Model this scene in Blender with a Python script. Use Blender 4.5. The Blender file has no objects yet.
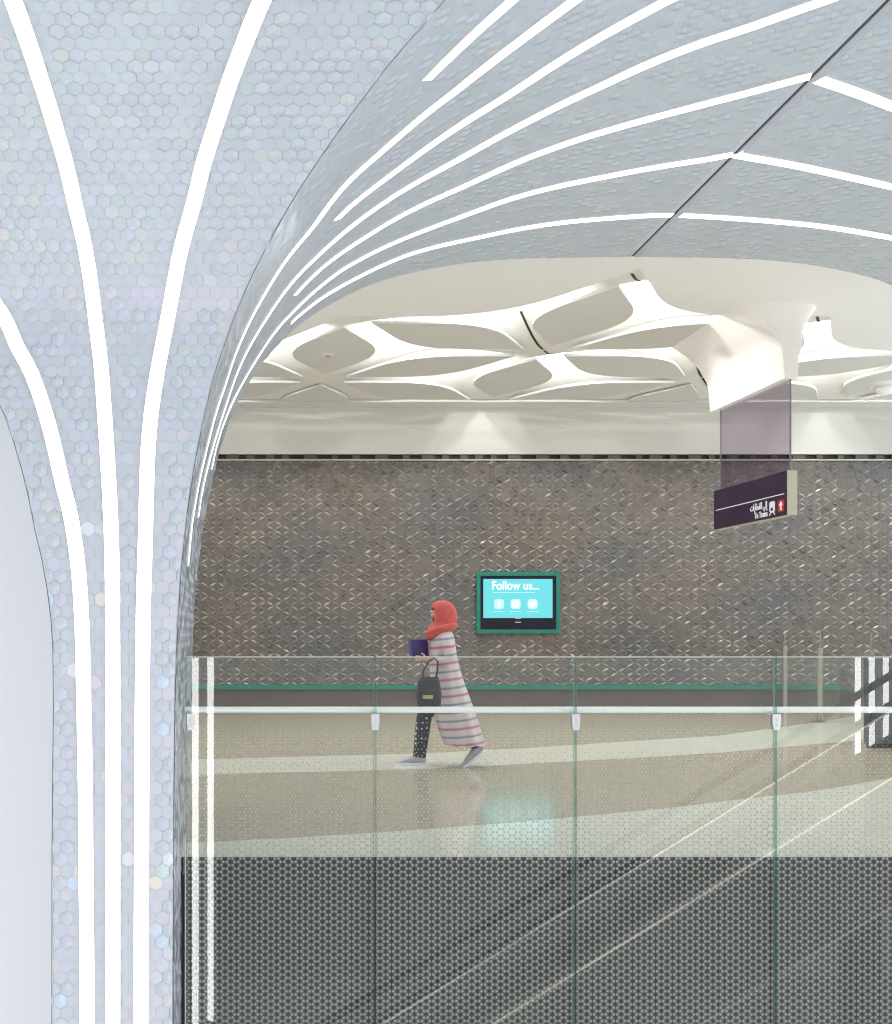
import bpy, bmesh, math, random
from mathutils import Vector, Matrix
from bisect import bisect_right
random.seed(11)
C = bpy.context.scene.collection
EYE = 1.36
# ------------------------------------------------------------------ measured curves (metres)
# D_PB: arch profile (x,z) from foot to crown; D_GA: front flare profile (y,z)
# D_A*: light strips on the front (x, arc length); D_b*/D_r*: strips on the soffit (y, arc length)
D_A1 = [(-1.372,9.321),(-1.273,9.202),(-1.19,9.076),(-1.14,8.981),(-1.101,8.879),(-1.036,8.765),(-0.976,8.62),(-0.917,8.439),(-0.878,8.294),(-0.838,8.115),(-0.797,7.966),(-0.764,7.757),(-0.745,7.561),(-0.732,7.272),(-0.727,7.004),(-0.719,6.644),(-0.716,6.232),(-0.711,5.768),(-0.709,5.336)]
D_A2 = [(-0.874,10.822),(-0.862,10.717),(-0.849,10.606),(-0.831,10.464),(-0.809,10.232),(-0.786,10.023),(-0.762,9.834),(-0.746,9.644),(-0.718,9.421),(-0.7,9.204),(-0.684,9.002),(-0.655,8.794),(-0.632,8.552),(-0.612,8.32),(-0.597,8.089),(-0.583,7.794),(-0.579,7.445),(-0.577,7.004),(-0.577,6.232),(-0.577,5.336)]
D_A3 = [(0.18,10.822),(0.147,10.717),(0.081,10.506),(0.027,10.327),(-0.035,10.093),(-0.106,9.85),(-0.154,9.642),(-0.209,9.46),(-0.257,9.259),(-0.296,9.064),(-0.336,8.859),(-0.377,8.569),(-0.399,8.294),(-0.406,8.027),(-0.413,7.726),(-0.42,7.52),(-0.426,7.004),(-0.429,6.232),(-0.431,5.768),(-0.431,5.336)]
D_L = [(-1.51,8.917),(-1.319,8.771),(-1.176,8.557),(-1.136,8.456),(-1.089,8.32),(-1.024,8.1),(-0.988,7.907),(-0.941,7.711),(-0.906,7.505),(-0.889,7.329),(-0.885,7.004),(-0.892,6.232),(-0.892,5.336)]
D_b0 = [(5.17,10.406),(5.072,10.476),(4.977,10.542),(4.848,10.63),(4.724,10.717),(4.608,10.78)]
D_ba = [(6.334,7.753),(6.21,7.95),(6.291,8.073),(6.392,8.302),(6.553,8.527),(6.719,8.842),(6.643,9.036),(6.565,9.222),(6.467,9.401),(6.342,9.592),(6.254,9.818),(6.148,9.895),(5.941,10.048),(5.833,10.198),(5.67,10.374),(5.492,10.563),(5.413,10.638),(5.148,10.834),(4.903,11.009),(4.767,11.1)]
D_bb = [(6.457,10.047),(6.352,10.158),(6.197,10.414),(5.992,10.634),(5.833,10.785),(5.647,10.963),(5.384,11.154),(5.169,11.33),(5.076,11.411),(4.956,11.513),(4.839,11.627)]
D_bc = [(7.024,8.098),(6.963,8.297),(7.153,8.509),(7.368,8.73),(7.34,8.978),(7.236,9.157),(7.168,9.378),(7.045,9.622),(6.95,9.792),(6.91,9.974),(6.717,10.263),(6.603,10.478),(6.456,10.722),(6.309,10.889),(6.113,11.081),(5.883,11.303),(5.7,11.484),(5.513,11.653),(5.34,11.843),(5.206,12.026),(5.104,12.141),(4.997,12.27),(4.92,12.354)]
D_bd = [(7.38,9.79),(7.27,10.01),(7.182,10.261),(7.087,10.493),(6.944,10.756),(6.8,10.995),(6.61,11.206),(6.414,11.459),(6.267,11.67),(6.076,11.959),(5.865,12.287),(5.699,12.525),(5.678,12.552)]
D_be = [(7.741,8.511),(7.698,8.691),(7.76,8.895),(7.957,9.146),(7.964,9.36),(7.833,9.603),(7.788,9.86),(7.676,10.132),(7.622,10.223),(7.578,10.565),(7.472,10.851),(7.344,11.11),(7.175,11.345),(7.027,11.637),(6.912,11.884),(6.795,12.128),(6.687,12.404),(6.605,12.576)]
D_bf = [(8.082,9.804),(8.081,9.997),(8.054,10.17),(8.026,10.528),(7.924,10.807),(7.879,11.223),(7.787,11.494),(7.683,11.824),(7.624,12.115),(7.576,12.412),(7.573,12.576)]
D_rf = [(7.573,12.625),(7.63,13.071),(7.684,13.447),(7.725,13.823),(7.743,14.182),(7.715,14.513)]
D_re = [(6.611,12.596),(6.632,12.631),(6.746,12.991),(6.891,13.378),(7.01,13.754),(7.082,14.043)]
D_rd = [(5.711,12.626),(5.855,12.917),(5.992,13.167),(6.134,13.433)]
D_PB = [(-0.268,-6),(-0.268,-5.932),(-0.268,-5.593),(-0.268,-4.983),(-0.268,-4.101),(-0.268,-3.065),(-0.268,-2.226),(-0.268,-1.585),(-0.268,-1.141),(-0.268,-0.857),(-0.268,-0.616),(-0.268,-0.42),(-0.267,-0.268),(-0.267,-0.143),(-0.266,0.004),(-0.265,0.172),(-0.264,0.363),(-0.263,0.563),(-0.261,0.733),(-0.26,0.872),(-0.258,0.981),(-0.257,1.069),(-0.254,1.161),(-0.251,1.258),(-0.246,1.36),(-0.241,1.465),(-0.235,1.564),(-0.228,1.658),(-0.22,1.746),(-0.211,1.829),(-0.202,1.904),(-0.194,1.973),(-0.186,2.034),(-0.178,2.09),(-0.169,2.147),(-0.16,2.205),(-0.149,2.265),(-0.137,2.326),(-0.124,2.39),(-0.111,2.457),(-0.096,2.527),(-0.081,2.597),(-0.066,2.661),(-0.05,2.717),(-0.036,2.766),(-0.021,2.81),(-0.006,2.854),(0.009,2.897),(0.024,2.94),(0.039,2.982),(0.056,3.024),(0.075,3.067),(0.095,3.11),(0.117,3.154),(0.142,3.2),(0.171,3.249),(0.204,3.3),(0.24,3.352),(0.276,3.402),(0.312,3.448),(0.348,3.493),(0.385,3.535),(0.425,3.577),(0.468,3.619),(0.514,3.662),(0.562,3.703),(0.609,3.741),(0.655,3.775),(0.7,3.805),(0.746,3.834),(0.802,3.866),(0.868,3.902),(0.943,3.94),(1.027,3.981),(1.113,4.017),(1.202,4.049),(1.294,4.077),(1.388,4.101),(1.482,4.123),(1.576,4.143),(1.67,4.16),(1.765,4.175),(1.859,4.188),(1.954,4.198),(2.05,4.207),(2.147,4.214),(2.249,4.219),(2.356,4.223),(2.468,4.226),(2.582,4.228),(2.692,4.23),(2.799,4.231),(2.902,4.232),(2.995,4.232),(3.064,4.233),(3.108,4.233),(3.126,4.233)]
D_GA = [(5.65,-6),(5.651,-5.531),(5.654,-4.594),(5.658,-3.188),(5.662,-1.312),(5.667,0.144),(5.672,1.181),(5.678,1.8),(5.683,2),(5.691,2.169),(5.702,2.306),(5.716,2.413),(5.734,2.488),(5.751,2.559),(5.769,2.628),(5.786,2.694),(5.804,2.756),(5.817,2.815),(5.826,2.87),(5.83,2.921),(5.83,2.969),(5.827,3.011),(5.821,3.049),(5.811,3.081),(5.799,3.109),(5.785,3.136),(5.77,3.162),(5.754,3.187),(5.736,3.213),(5.718,3.238),(5.699,3.262),(5.68,3.287),(5.66,3.313),(5.636,3.339),(5.609,3.366),(5.578,3.395),(5.543,3.425),(5.508,3.454),(5.474,3.481),(5.441,3.507),(5.409,3.532),(5.374,3.558),(5.338,3.583),(5.3,3.607),(5.26,3.633),(5.218,3.658),(5.173,3.682),(5.125,3.707),(5.075,3.732),(5.026,3.755),(4.979,3.775),(4.933,3.792),(4.888,3.808),(4.841,3.823),(4.794,3.839),(4.745,3.856),(4.695,3.874),(4.65,3.889),(4.61,3.903),(4.575,3.915),(4.545,3.925),(4.501,3.936),(4.442,3.949),(4.369,3.962),(4.281,3.978),(4.181,3.992),(4.069,4.007),(3.944,4.022),(3.806,4.037),(3.666,4.051),(3.522,4.062),(3.375,4.071),(3.225,4.079),(3.112,4.084),(3.038,4.088),(3,4.09)]

# ------------------------------------------------------------------ materials
def nodes(name):
    m = bpy.data.materials.new(name); m.use_nodes = True
    nt = m.node_tree; nt.nodes.clear()
    out = nt.nodes.new('ShaderNodeOutputMaterial')
    return m, nt, out
def L(nt, a, b): nt.links.new(a, b)
def pbr(name, col, rough=.5, metal=0., noise=0., nscale=6., spec=.5, bump=0., bscale=40.):
    m, nt, out = nodes(name)
    b = nt.nodes.new('ShaderNodeBsdfPrincipled')
    b.inputs['Base Color'].default_value = (*col, 1); b.inputs['Roughness'].default_value = rough
    b.inputs['Metallic'].default_value = metal; b.inputs['Specular IOR Level'].default_value = spec
    L(nt, b.outputs[0], out.inputs[0])
    if noise or bump:
        tc = nt.nodes.new('ShaderNodeTexCoord')
    if noise:
        n = nt.nodes.new('ShaderNodeTexNoise'); n.inputs['Scale'].default_value = nscale; n.inputs['Detail'].default_value = 4
        L(nt, tc.outputs['Object'], n.inputs['Vector'])
        r = nt.nodes.new('ShaderNodeValToRGB')
        r.color_ramp.elements[0].position = .3; r.color_ramp.elements[1].position = .7
        r.color_ramp.elements[0].color = (*[c*(1-noise) for c in col], 1)
        r.color_ramp.elements[1].color = (*[min(1, c*(1+noise)) for c in col], 1)
        L(nt, n.outputs[0], r.inputs[0]); L(nt, r.outputs[0], b.inputs['Base Color'])
    if bump:
        n2 = nt.nodes.new('ShaderNodeTexNoise'); n2.inputs['Scale'].default_value = bscale
        L(nt, tc.outputs['Object'], n2.inputs['Vector'])
        bp = nt.nodes.new('ShaderNodeBump'); bp.inputs['Strength'].default_value = bump; bp.inputs['Distance'].default_value = .01
        L(nt, n2.outputs[0], bp.inputs['Height']); L(nt, bp.outputs[0], b.inputs['Normal'])
    return m
def emis(name, col, s):
    m, nt, out = nodes(name)
    e = nt.nodes.new('ShaderNodeEmission'); e.inputs[0].default_value = (*col, 1); e.inputs[1].default_value = s
    L(nt, e.outputs[0], out.inputs[0]); return m
def mth(nt, op, a, b=None, c=None):
    n = nt.nodes.new('ShaderNodeMath'); n.operation = op
    for i, v in enumerate((a, b, c)):
        if v is None: continue
        if isinstance(v, (int, float)): n.inputs[i].default_value = v
        else: L(nt, v, n.inputs[i])
    return n.outputs[0]

def attr_tile(name, rough, metal, film=0., spec=.5, coat=0.):
    m, nt, out = nodes(name)
    b = nt.nodes.new('ShaderNodeBsdfPrincipled')
    a = nt.nodes.new('ShaderNodeAttribute'); a.attribute_name = 'tint'
    L(nt, a.outputs['Color'], b.inputs['Base Color'])
    b.inputs['Roughness'].default_value = rough; b.inputs['Metallic'].default_value = metal
    b.inputs['Specular IOR Level'].default_value = spec
    b.inputs['Coat Weight'].default_value = coat; b.inputs['Coat Roughness'].default_value = .12
    if film:
        b.inputs['Thin Film Thickness'].default_value = film; b.inputs['Thin Film IOR'].default_value = 1.45
    L(nt, b.outputs[0], out.inputs[0]); return m

M = {}
M['vault_base'] = pbr('vault_grout', (.535, .575, .635), .6, noise=.03, nscale=12)
M['vault_tile'] = attr_tile('pearl_tile', .30, .0, film=430., spec=.55)
M['led'] = emis('led_diffuser', (1, 1, .985), 4.5)
M['led_far'] = emis('bright_led_diffuser', (1, 1, .99), 16.0)
M['housing'] = pbr('strip_housing', (.72, .72, .68), .5)
M['cove_ceiling'] = pbr('cream_plaster', (.75, .75, .715), .7)
M['panel'] = pbr('grey_ceiling_panel', (.64, .645, .63), .7)
M['plain'] = pbr('plain_ceiling_paint', (.80, .81, .81), .75)
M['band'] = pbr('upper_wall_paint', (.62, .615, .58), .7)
M['white_wall'] = pbr('white_wall_paint', (.86, .86, .87), .7)
M['funnel'] = pbr('white_cowl_plaster', (.88, .86, .84), .6)
M['dark'] = pbr('dark_joint', (.012, .012, .011), .7)
M['slit'] = pbr('dark_slit', (.03, .03, .022), .8)
M['joint'] = pbr('ridge_joint', (.07, .072, .08), .7)
M['fascia'] = pbr('black_slab_edge', (.022, .022, .018), .85)
M['skirt'] = pbr('dark_brown_skirting', (.085, .072, .062), .45, noise=.1, nscale=3)
M['green'] = pbr('green_trim', (.006, .155, .11), .4)
M['slotcell'] = pbr('grey_slot_cell', (.07, .07, .065), .5)
M['cap'] = pbr('pale_metal_cap', (.55, .52, .46), .4)
M['wall_tile'] = attr_tile('glazed_relief_tile', .27, .2, spec=.6)
M['bezel'] = pbr('black_screen_bezel', (.006, .006, .016), .25, spec=.3)
M['steel'] = pbr('satin_steel', (.62, .62, .63), .35, metal=.6)
M['rail'] = pbr('handrail_satin_steel', (.80, .80, .80), .35, metal=.35)
M['cabinet'] = pbr('charcoal_metal', (.05, .055, .06), .5)
M['esc_steel'] = pbr('pale_escalator_cladding', (.75, .75, .73), .6)
M['post'] = pbr('post_metal', (.28, .27, .23), .4, metal=.3)
M['cream'] = pbr('sign_end_cap', (.42, .41, .34), .5)
M['purple'] = pbr('purple_sign_face', (.018, .007, .027), .3)
M['white'] = emis('white_sign_graphic', (1, 1, 1), .75)
M['red'] = pbr('red_sign_square', (.45, .02, .03), .4)
M['screen'] = emis('screen_cyan', (.20, .80, .86), 1.0)
M['screen_txt'] = emis('screen_white', (.95, 1, 1), 1.5)
M['screen_soft'] = emis('screen_pale', (.55, .95, 1.), 1.15)
M['skin'] = pbr('skin', (.55, .33, .24), .5)
M['scarf'] = pbr('coral_scarf', (.52, .095, .085), .8, noise=.12, nscale=18, bump=.3, bscale=25)
M['bag'] = pbr('black_leather', (.006, .007, .011), .5)
M['gold'] = pbr('gold_label', (.42, .34, .2), .35, metal=.4)
M['folder'] = pbr('purple_folder', (.045, .03, .15), .45)
M['shoe'] = pbr('grey_lilac_knit', (.40, .38, .44), .75, noise=.08, nscale=60)
M['sole'] = pbr('white_sole', (.75, .73, .76), .5)
M['eye'] = pbr('eye_dark', (.02, .015, .01), .2)
M['floor2'] = pbr('lower_floor', (.80, .80, .79), .4)

# terrazzo floor, two colours
def terrazzo(name, col, dark, lite, rough=.11):
    m, nt, out = nodes(name)
    b = nt.nodes.new('ShaderNodeBsdfPrincipled'); b.inputs['Roughness'].default_value = rough
    b.inputs['Specular IOR Level'].default_value = .3
    tc = nt.nodes.new('ShaderNodeTexCoord')
    v = nt.nodes.new('ShaderNodeTexVoronoi'); v.inputs['Scale'].default_value = 55
    L(nt, tc.outputs['Object'], v.inputs['Vector'])
    r = nt.nodes.new('ShaderNodeValToRGB')
    sep = nt.nodes.new('ShaderNodeSeparateColor'); L(nt, v.outputs['Color'], sep.inputs[0])
    L(nt, sep.outputs[0], r.inputs[0])
    r.color_ramp.elements[0].position = 0; r.color_ramp.elements[0].color = (*dark, 1)
    r.color_ramp.elements[1].position = 1; r.color_ramp.elements[1].color = (*lite, 1)
    e = r.color_ramp.elements.new(.25); e.color = (*col, 1)
    e = r.color_ramp.elements.new(.85); e.color = (*col, 1)
    n = nt.nodes.new('ShaderNodeTexNoise'); n.inputs['Scale'].default_value = .5; n.inputs['Detail'].default_value = 3
    L(nt, tc.outputs['Object'], n.inputs['Vector'])
    mx = nt.nodes.new('ShaderNodeMix'); mx.data_type = 'RGBA'; mx.blend_type = 'MULTIPLY'; mx.inputs[0].default_value = .5
    rr = nt.nodes.new('ShaderNodeValToRGB'); rr.color_ramp.elements[0].color = (.84, .84, .84, 1); rr.color_ramp.elements[1].color = (1, 1, 1, 1)
    L(nt, n.outputs[0], rr.inputs[0]); L(nt, r.outputs[0], mx.inputs[6]); L(nt, rr.outputs[0], mx.inputs[7])
    L(nt, mx.outputs[2], b.inputs['Base Color']); L(nt, b.outputs[0], out.inputs[0]); return m
M['beige'] = terrazzo('beige_terrazzo', (.45, .395, .30), (.40, .35, .265), (.49, .435, .335))
M['pale'] = terrazzo('pale_terrazzo', (.70, .69, .60), (.66, .65, .56), (.74, .73, .64))

# balustrade glass with printed triangular frit, growing denser downwards
def glass(name, frit=True, tint=(.965, .985, .975), zlo=-.95, zhi=.93, cell=.0343, fw=1.0, ior=1.52):
    m, nt, out = nodes(name)
    tr = nt.nodes.new('ShaderNodeBsdfTransparent'); tr.inputs[0].default_value = (*tint, 1)
    gl = nt.nodes.new('ShaderNodeBsdfGlossy'); gl.inputs['Roughness'].default_value = 0.0
    gl.inputs[0].default_value = (1, 1, 1, 1)
    geo = nt.nodes.new('ShaderNodeNewGeometry')
    fr = nt.nodes.new('ShaderNodeFresnel'); fr.inputs[0].default_value = ior
    front = mth(nt, 'SUBTRACT', 1.0, geo.outputs['Backfacing'])
    f = mth(nt, 'MINIMUM', mth(nt, 'MULTIPLY', fr.outputs[0], front), .6)
    mx = nt.nodes.new('ShaderNodeMixShader'); L(nt, f, mx.inputs[0]); L(nt, tr.outputs[0], mx.inputs[1]); L(nt, gl.outputs[0], mx.inputs[2])
    if not frit:
        L(nt, mx.outputs[0], out.inputs[0]); return m
    tc = nt.nodes.new('ShaderNodeTexCoord'); sp = nt.nodes.new('ShaderNodeSeparateXYZ'); L(nt, tc.outputs['Object'], sp.inputs[0])
    x, z = sp.outputs[0], sp.outputs[2]
    a = mth(nt, 'DIVIDE', x, cell)
    zz = mth(nt, 'MULTIPLY', z, math.sqrt(3)/2/cell)
    b_ = mth(nt, 'ADD', mth(nt, 'MULTIPLY', a, .5), zz)
    c_ = mth(nt, 'SUBTRACT', zz, mth(nt, 'MULTIPLY', a, .5))
    def fract(v): return mth(nt, 'FRACT', mth(nt, 'ADD', v, 500.0))
    fa, fc = fract(a), fract(c_)
    t = mth(nt, 'GREATER_THAN', mth(nt, 'ADD', fa, fc), 1.0)
    def flip(v):   # v if t==0 else 1-v
        return mth(nt, 'ADD', mth(nt, 'MULTIPLY', v, mth(nt, 'SUBTRACT', 1.0, mth(nt, 'MULTIPLY', t, 2.0))), t)
    d1, d3 = flip(fa), flip(fc)
    d2 = mth(nt, 'SUBTRACT', mth(nt, 'SUBTRACT', 1.0, d1), d3)
    mxd = mth(nt, 'MAXIMUM', mth(nt, 'MAXIMUM', d1, d2), d3)
    mnd = mth(nt, 'MINIMUM', mth(nt, 'MINIMUM', d1, d2), d3)
    mid = mth(nt, 'SUBTRACT', mth(nt, 'SUBTRACT', 1.0, mxd), mnd)
    def remap(lo, hi, v0, v1):
        n = nt.nodes.new('ShaderNodeMapRange'); L(nt, z, n.inputs[0])
        n.inputs[1].default_value = lo; n.inputs[2].default_value = hi; n.inputs[3].default_value = v0; n.inputs[4].default_value = v1
        return n.outputs[0]
    # edge clearance shrinks downwards, so the printed star grows
    e = mth(nt, 'MAXIMUM', remap(zlo, 0.0, .055, .085), remap(0.0, zhi*.9, .10, .30))
    inside = mth(nt, 'GREATER_THAN', mnd, e)
    sp_w = remap(zlo, 0.0, .05, .12)
    near = mth(nt, 'LESS_THAN', mth(nt, 'SUBTRACT', mid, mnd), sp_w)
    far = mth(nt, 'GREATER_THAN', mxd, .46)
    spoke = mth(nt, 'MULTIPLY', near, far)
    mask = mth(nt, 'MULTIPLY', inside, mth(nt, 'SUBTRACT', 1.0, spoke))
    mask = mth(nt, 'MULTIPLY', mask, mth(nt, 'LESS_THAN', z, zhi))
    mask = mth(nt, 'MULTIPLY', mask, geo.outputs['Backfacing'])   # printed on the rear face
    mask = mth(nt, 'MULTIPLY', mask, fw)
    df = nt.nodes.new('ShaderNodeBsdfDiffuse'); df.inputs[0].default_value = (.44, .44, .40, 1)
    m2 = nt.nodes.new('ShaderNodeMixShader'); L(nt, mask, m2.inputs[0]); L(nt, mx.outputs[0], m2.inputs[1]); L(nt, df.outputs[0], m2.inputs[2])
    L(nt, m2.outputs[0], out.inputs[0]); return m
M['glass'] = glass('fritted_balustrade_glass')
M['glass_far'] = glass('far_fritted_glass', zlo=-.2, zhi=2.5, fw=.35)
def edge_glass():
    m, nt, out = nodes('green_glass_edge')
    tr = nt.nodes.new('ShaderNodeBsdfTransparent'); tr.inputs[0].default_value = (.80, .90, .87, 1)
    d = nt.nodes.new('ShaderNodeBsdfDiffuse'); d.inputs[0].default_value = (.30, .42, .39, 1)
    mx = nt.nodes.new('ShaderNodeMixShader'); mx.inputs[0].default_value = .25
    L(nt, tr.outputs[0], mx.inputs[1]); L(nt, d.outputs[0], mx.inputs[2]); L(nt, mx.outputs[0], out.inputs[0]); return m
M['glass_edge'] = edge_glass()
M['glass_top'] = pbr('polished_glass_edge', (.50, .55, .50), .3)
M['pane'] = glass('tinted_sign_glass', frit=False, tint=(.74, .69, .76))
M['clear'] = glass('clear_glass', frit=False)

# striped coat and dotted trousers
def stripes():
    m, nt, out = nodes('striped_coat_cloth')
    b = nt.nodes.new('ShaderNodeBsdfPrincipled'); b.inputs['Roughness'].default_value = .85
    tc = nt.nodes.new('ShaderNodeTexCoord'); sp = nt.nodes.new('ShaderNodeSeparateXYZ'); L(nt, tc.outputs['Object'], sp.inputs[0])
    zz = mth(nt, 'SUBTRACT', sp.outputs[2], mth(nt, 'MULTIPLY', sp.outputs[0], .12))
    f = mth(nt, 'FRACT', mth(nt, 'ADD', mth(nt, 'DIVIDE', zz, .165), 40.0))
    r = nt.nodes.new('ShaderNodeValToRGB'); L(nt, f, r.inputs[0]); cr = r.color_ramp; cr.interpolation = 'LINEAR'
    W = (.56, .50, .52, 1)
    cr.elements[0].position = 0; cr.elements[0].color = W; cr.elements[1].position = 1; cr.elements[1].color = W
    for p, c in ((.14, W), (.2, (.47, .16, .20, 1)), (.29, (.47, .16, .20, 1)), (.36, W), (.64, W), (.7, (.24, .24, .29, 1)), (.77, (.24, .24, .29, 1)), (.84, W)):
        cr.elements.new(p).color = c
    L(nt, r.outputs[0], b.inputs['Base Color']); L(nt, b.outputs[0], out.inputs[0]); return m
M['coat'] = stripes()
def dots():
    m, nt, out = nodes('dotted_navy_cloth')
    b = nt.nodes.new('ShaderNodeBsdfPrincipled'); b.inputs['Roughness'].default_value = .85
    tc = nt.nodes.new('ShaderNodeTexCoord'); v = nt.nodes.new('ShaderNodeTexVoronoi'); v.inputs['Scale'].default_value = 19; v.inputs['Randomness'].default_value = .3
    L(nt, tc.outputs['Object'], v.inputs['Vector'])
    r = nt.nodes.new('ShaderNodeValToRGB'); r.color_ramp.interpolation = 'CONSTANT'
    r.color_ramp.elements[0].color = (.75, .75, .75, 1); r.color_ramp.elements[1].position = .23; r.color_ramp.elements[1].color = (.008, .009, .02, 1)
    L(nt, v.outputs['Distance'], r.inputs[0]); L(nt, r.outputs[0], b.inputs['Base Color']); L(nt, b.outputs[0], out.inputs[0]); return m
M['trousers'] = dots()

# ------------------------------------------------------------------ builders
def empty(name, loc, label=None, cat=None, group=None):
    o = bpy.data.objects.new(name, None); C.objects.link(o); o.location = loc
    o.empty_display_size = .1
    if label: o['label'] = label; o['category'] = cat
    if group: o['group'] = group
    return o
def tag(o, label, cat, group=None):
    o['label'] = label; o['category'] = cat
    if group: o['group'] = group
    return o
def link(name, me, mats, parent=None, smooth=False, loc=None):
    o = bpy.data.objects.new(name, me); C.objects.link(o)
    if not isinstance(mats, (list, tuple)): mats = [mats]
    if not me.materials:
        for m in mats: me.materials.append(m)
    if smooth:
        for p in me.polygons: p.use_smooth = True
    if parent: o.parent = parent
    if loc: o.location = loc
    return o
def mesh(name, vs, fs, mats, parent=None, smooth=False, loc=None, mi=None):
    me = bpy.data.meshes.new(name); me.from_pydata(vs, [], fs); me.update()
    o = link(name, me, mats, parent, smooth, loc)
    if mi:
        for p, k in zip(me.polygons, mi): p.material_index = k
    return o
class MB:
    def __init__(s): s.v = []; s.f = []; s.m = []
    def quad(s, a, b, c, d, k=0):
        n = len(s.v); s.v += [a, b, c, d]; s.f.append((n, n+1, n+2, n+3)); s.m.append(k)
    def poly(s, pts, k=0):
        n = len(s.v); s.v += list(pts); s.f.append(tuple(range(n, n+len(pts)))); s.m.append(k)
    def box(s, x0, x1, y0, y1, z0, z1, k=0):
        n = len(s.v)
        s.v += [(x0,y0,z0),(x1,y0,z0),(x1,y1,z0),(x0,y1,z0),(x0,y0,z1),(x1,y0,z1),(x1,y1,z1),(x0,y1,z1)]
        for f in ((0,3,2,1),(4,5,6,7),(0,1,5,4),(1,2,6,5),(2,3,7,6),(3,0,4,7)): s.f.append(tuple(n+i for i in f)); s.m.append(k)
    def tube(s, pts, rad, seg=12, caps=True, k=0):
        pts = [Vector(p) for p in pts]; n0 = len(s.v)
        R = rad if isinstance(rad, (list, tuple)) else [rad]*len(pts)
        up = None
        for i, p in enumerate(pts):
            t = (pts[min(i+1, len(pts)-1)] - pts[max(i-1, 0)]).normalized()
            if up is None:
                up = Vector((0, 1, 0)) if abs(t.y) < .9 else Vector((0, 0, 1))
            a = (up - t*up.dot(t)).normalized(); b = t.cross(a); up = a
            r = R[i]
            ra, rb = r if isinstance(r, tuple) else (r, r)
            for j in range(seg):
                q = 2*math.pi*j/seg
                s.v.append(tuple(p + a*math.cos(q)*ra + b*math.sin(q)*rb))
        for i in range(len(pts)-1):
            for j in range(seg):
                s.f.append((n0+i*seg+j, n0+i*seg+(j+1) % seg, n0+(i+1)*seg+(j+1) % seg, n0+(i+1)*seg+j)); s.m.append(k)
        if caps:
            s.f.append(tuple(n0+j for j in reversed(range(seg)))); s.m.append(k)
            s.f.append(tuple(n0+(len(pts)-1)*seg+j for j in range(seg))); s.m.append(k)
    def build(s, name, mats, parent=None, smooth=False, loc=None):
        return mesh(name, s.v, s.f, mats, parent, smooth, loc, s.m if any(s.m) else None)
def bevel(o, w, seg=2):
    b = o.modifiers.new('bevel', 'BEVEL'); b.width = w; b.segments = seg; b.limit_method = 'ANGLE'; return o
def struct(o): o['kind'] = 'structure'; return o
def interp(tab, x):   # tab sorted list (x, y)
    xs = [p[0] for p in tab]
    if x <= xs[0]: i = 0
    elif x >= xs[-1]: i = len(xs)-2
    else: i = bisect_right(xs, x)-1
    (x0, y0), (x1, y1) = tab[i], tab[i+1]
    return y0 + (y1-y0)*(x-x0)/((x1-x0) or 1e-9)
def clampi(tab, x): return interp(tab, min(max(x, tab[0][0]), tab[-1][0]))

# ------------------------------------------------------------------ the vaulted column
def arclen(P):
    s = [0.]
    for a, b in zip(P[:-1], P[1:]): s.append(s[-1]+math.hypot(b[0]-a[0], b[1]-a[1]))
    return s
XC = D_PB[-1][0]
PBF = list(D_PB) + [(2*XC-x, z) for x, z in reversed(D_PB[:-1])]
SB = arclen(PBF); SC = SB[len(D_PB)-1]
SCALE_B = 12.586290145/SC       # stored strips use the fine profile's length
SA = arclen(D_GA)
def frame(P, S, s):
    s = min(max(s, 0), S[-1]-1e-6)
    i = min(bisect_right(S, s)-1, len(P)-2)
    t = (s-S[i])/(S[i+1]-S[i])
    def tan(k):
        a, b = P[max(k-1, 0)], P[min(k+1, len(P)-1)]; l = math.hypot(b[0]-a[0], b[1]-a[1]); return ((b[0]-a[0])/l, (b[1]-a[1])/l)
    t0, t1 = tan(i), tan(i+1)
    return (P[i][0]+(P[i+1][0]-P[i][0])*t, P[i][1]+(P[i+1][1]-P[i][1])*t), (t0[0]+(t1[0]-t0[0])*t, t0[1]+(t1[1]-t0[1])*t)
def mapA(X, s, h=0.):
    (y, z), (ty, tz) = frame(D_GA, SA, s)
    return (X, y-tz*h, z+ty*h)
def wsh(x): return min(1, max(0, (x+.27)/3.396))   # the ridge runs very slightly askew
def mapB(Y, s, h=0.):
    (x, z), (tx, tz) = frame(PBF, SB, s)
    return (x+tz*h+(Y-8.45)*.0300*wsh(x), Y, z-tx*h)
PBz = [(z, x) for x, z in D_PB]          # x as function of z
GAz = [(z, y) for y, z in D_GA]          # y as function of z
ZTOP = GAz[-1][0]
def XF(s):
    y, z = frame(D_GA, SA, s)[0]; x = clampi(PBz, z); return x+(y-8.45)*.0300*wsh(x)
def YF(s): return clampi(GAz, frame(PBF, SB, s)[0][1])
YR = 8.45
LT = sorted([(s, x) for x, s in D_L]); LT = [(-1, LT[0][1])] + LT + [(9.3, -2.1), (9.8, -2.9), (10.4, -3.5), (14, -3.5)]
def XL(s): return interp(LT, s)
vault = empty('vaulted_column', (-.6, 5.9, -5.6), 'tall tree-like column flaring into a vault, clad in pearly blue-grey hexagonal tiles', 'column')
vault_off = Vector((.6, -5.9, 5.6))
def vbuild(mb, name, mats, smooth=False, parent=None):
    o = mb.build(name, mats, parent or vault, smooth, None)
    if not parent: o.location = vault_off
    return o
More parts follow.
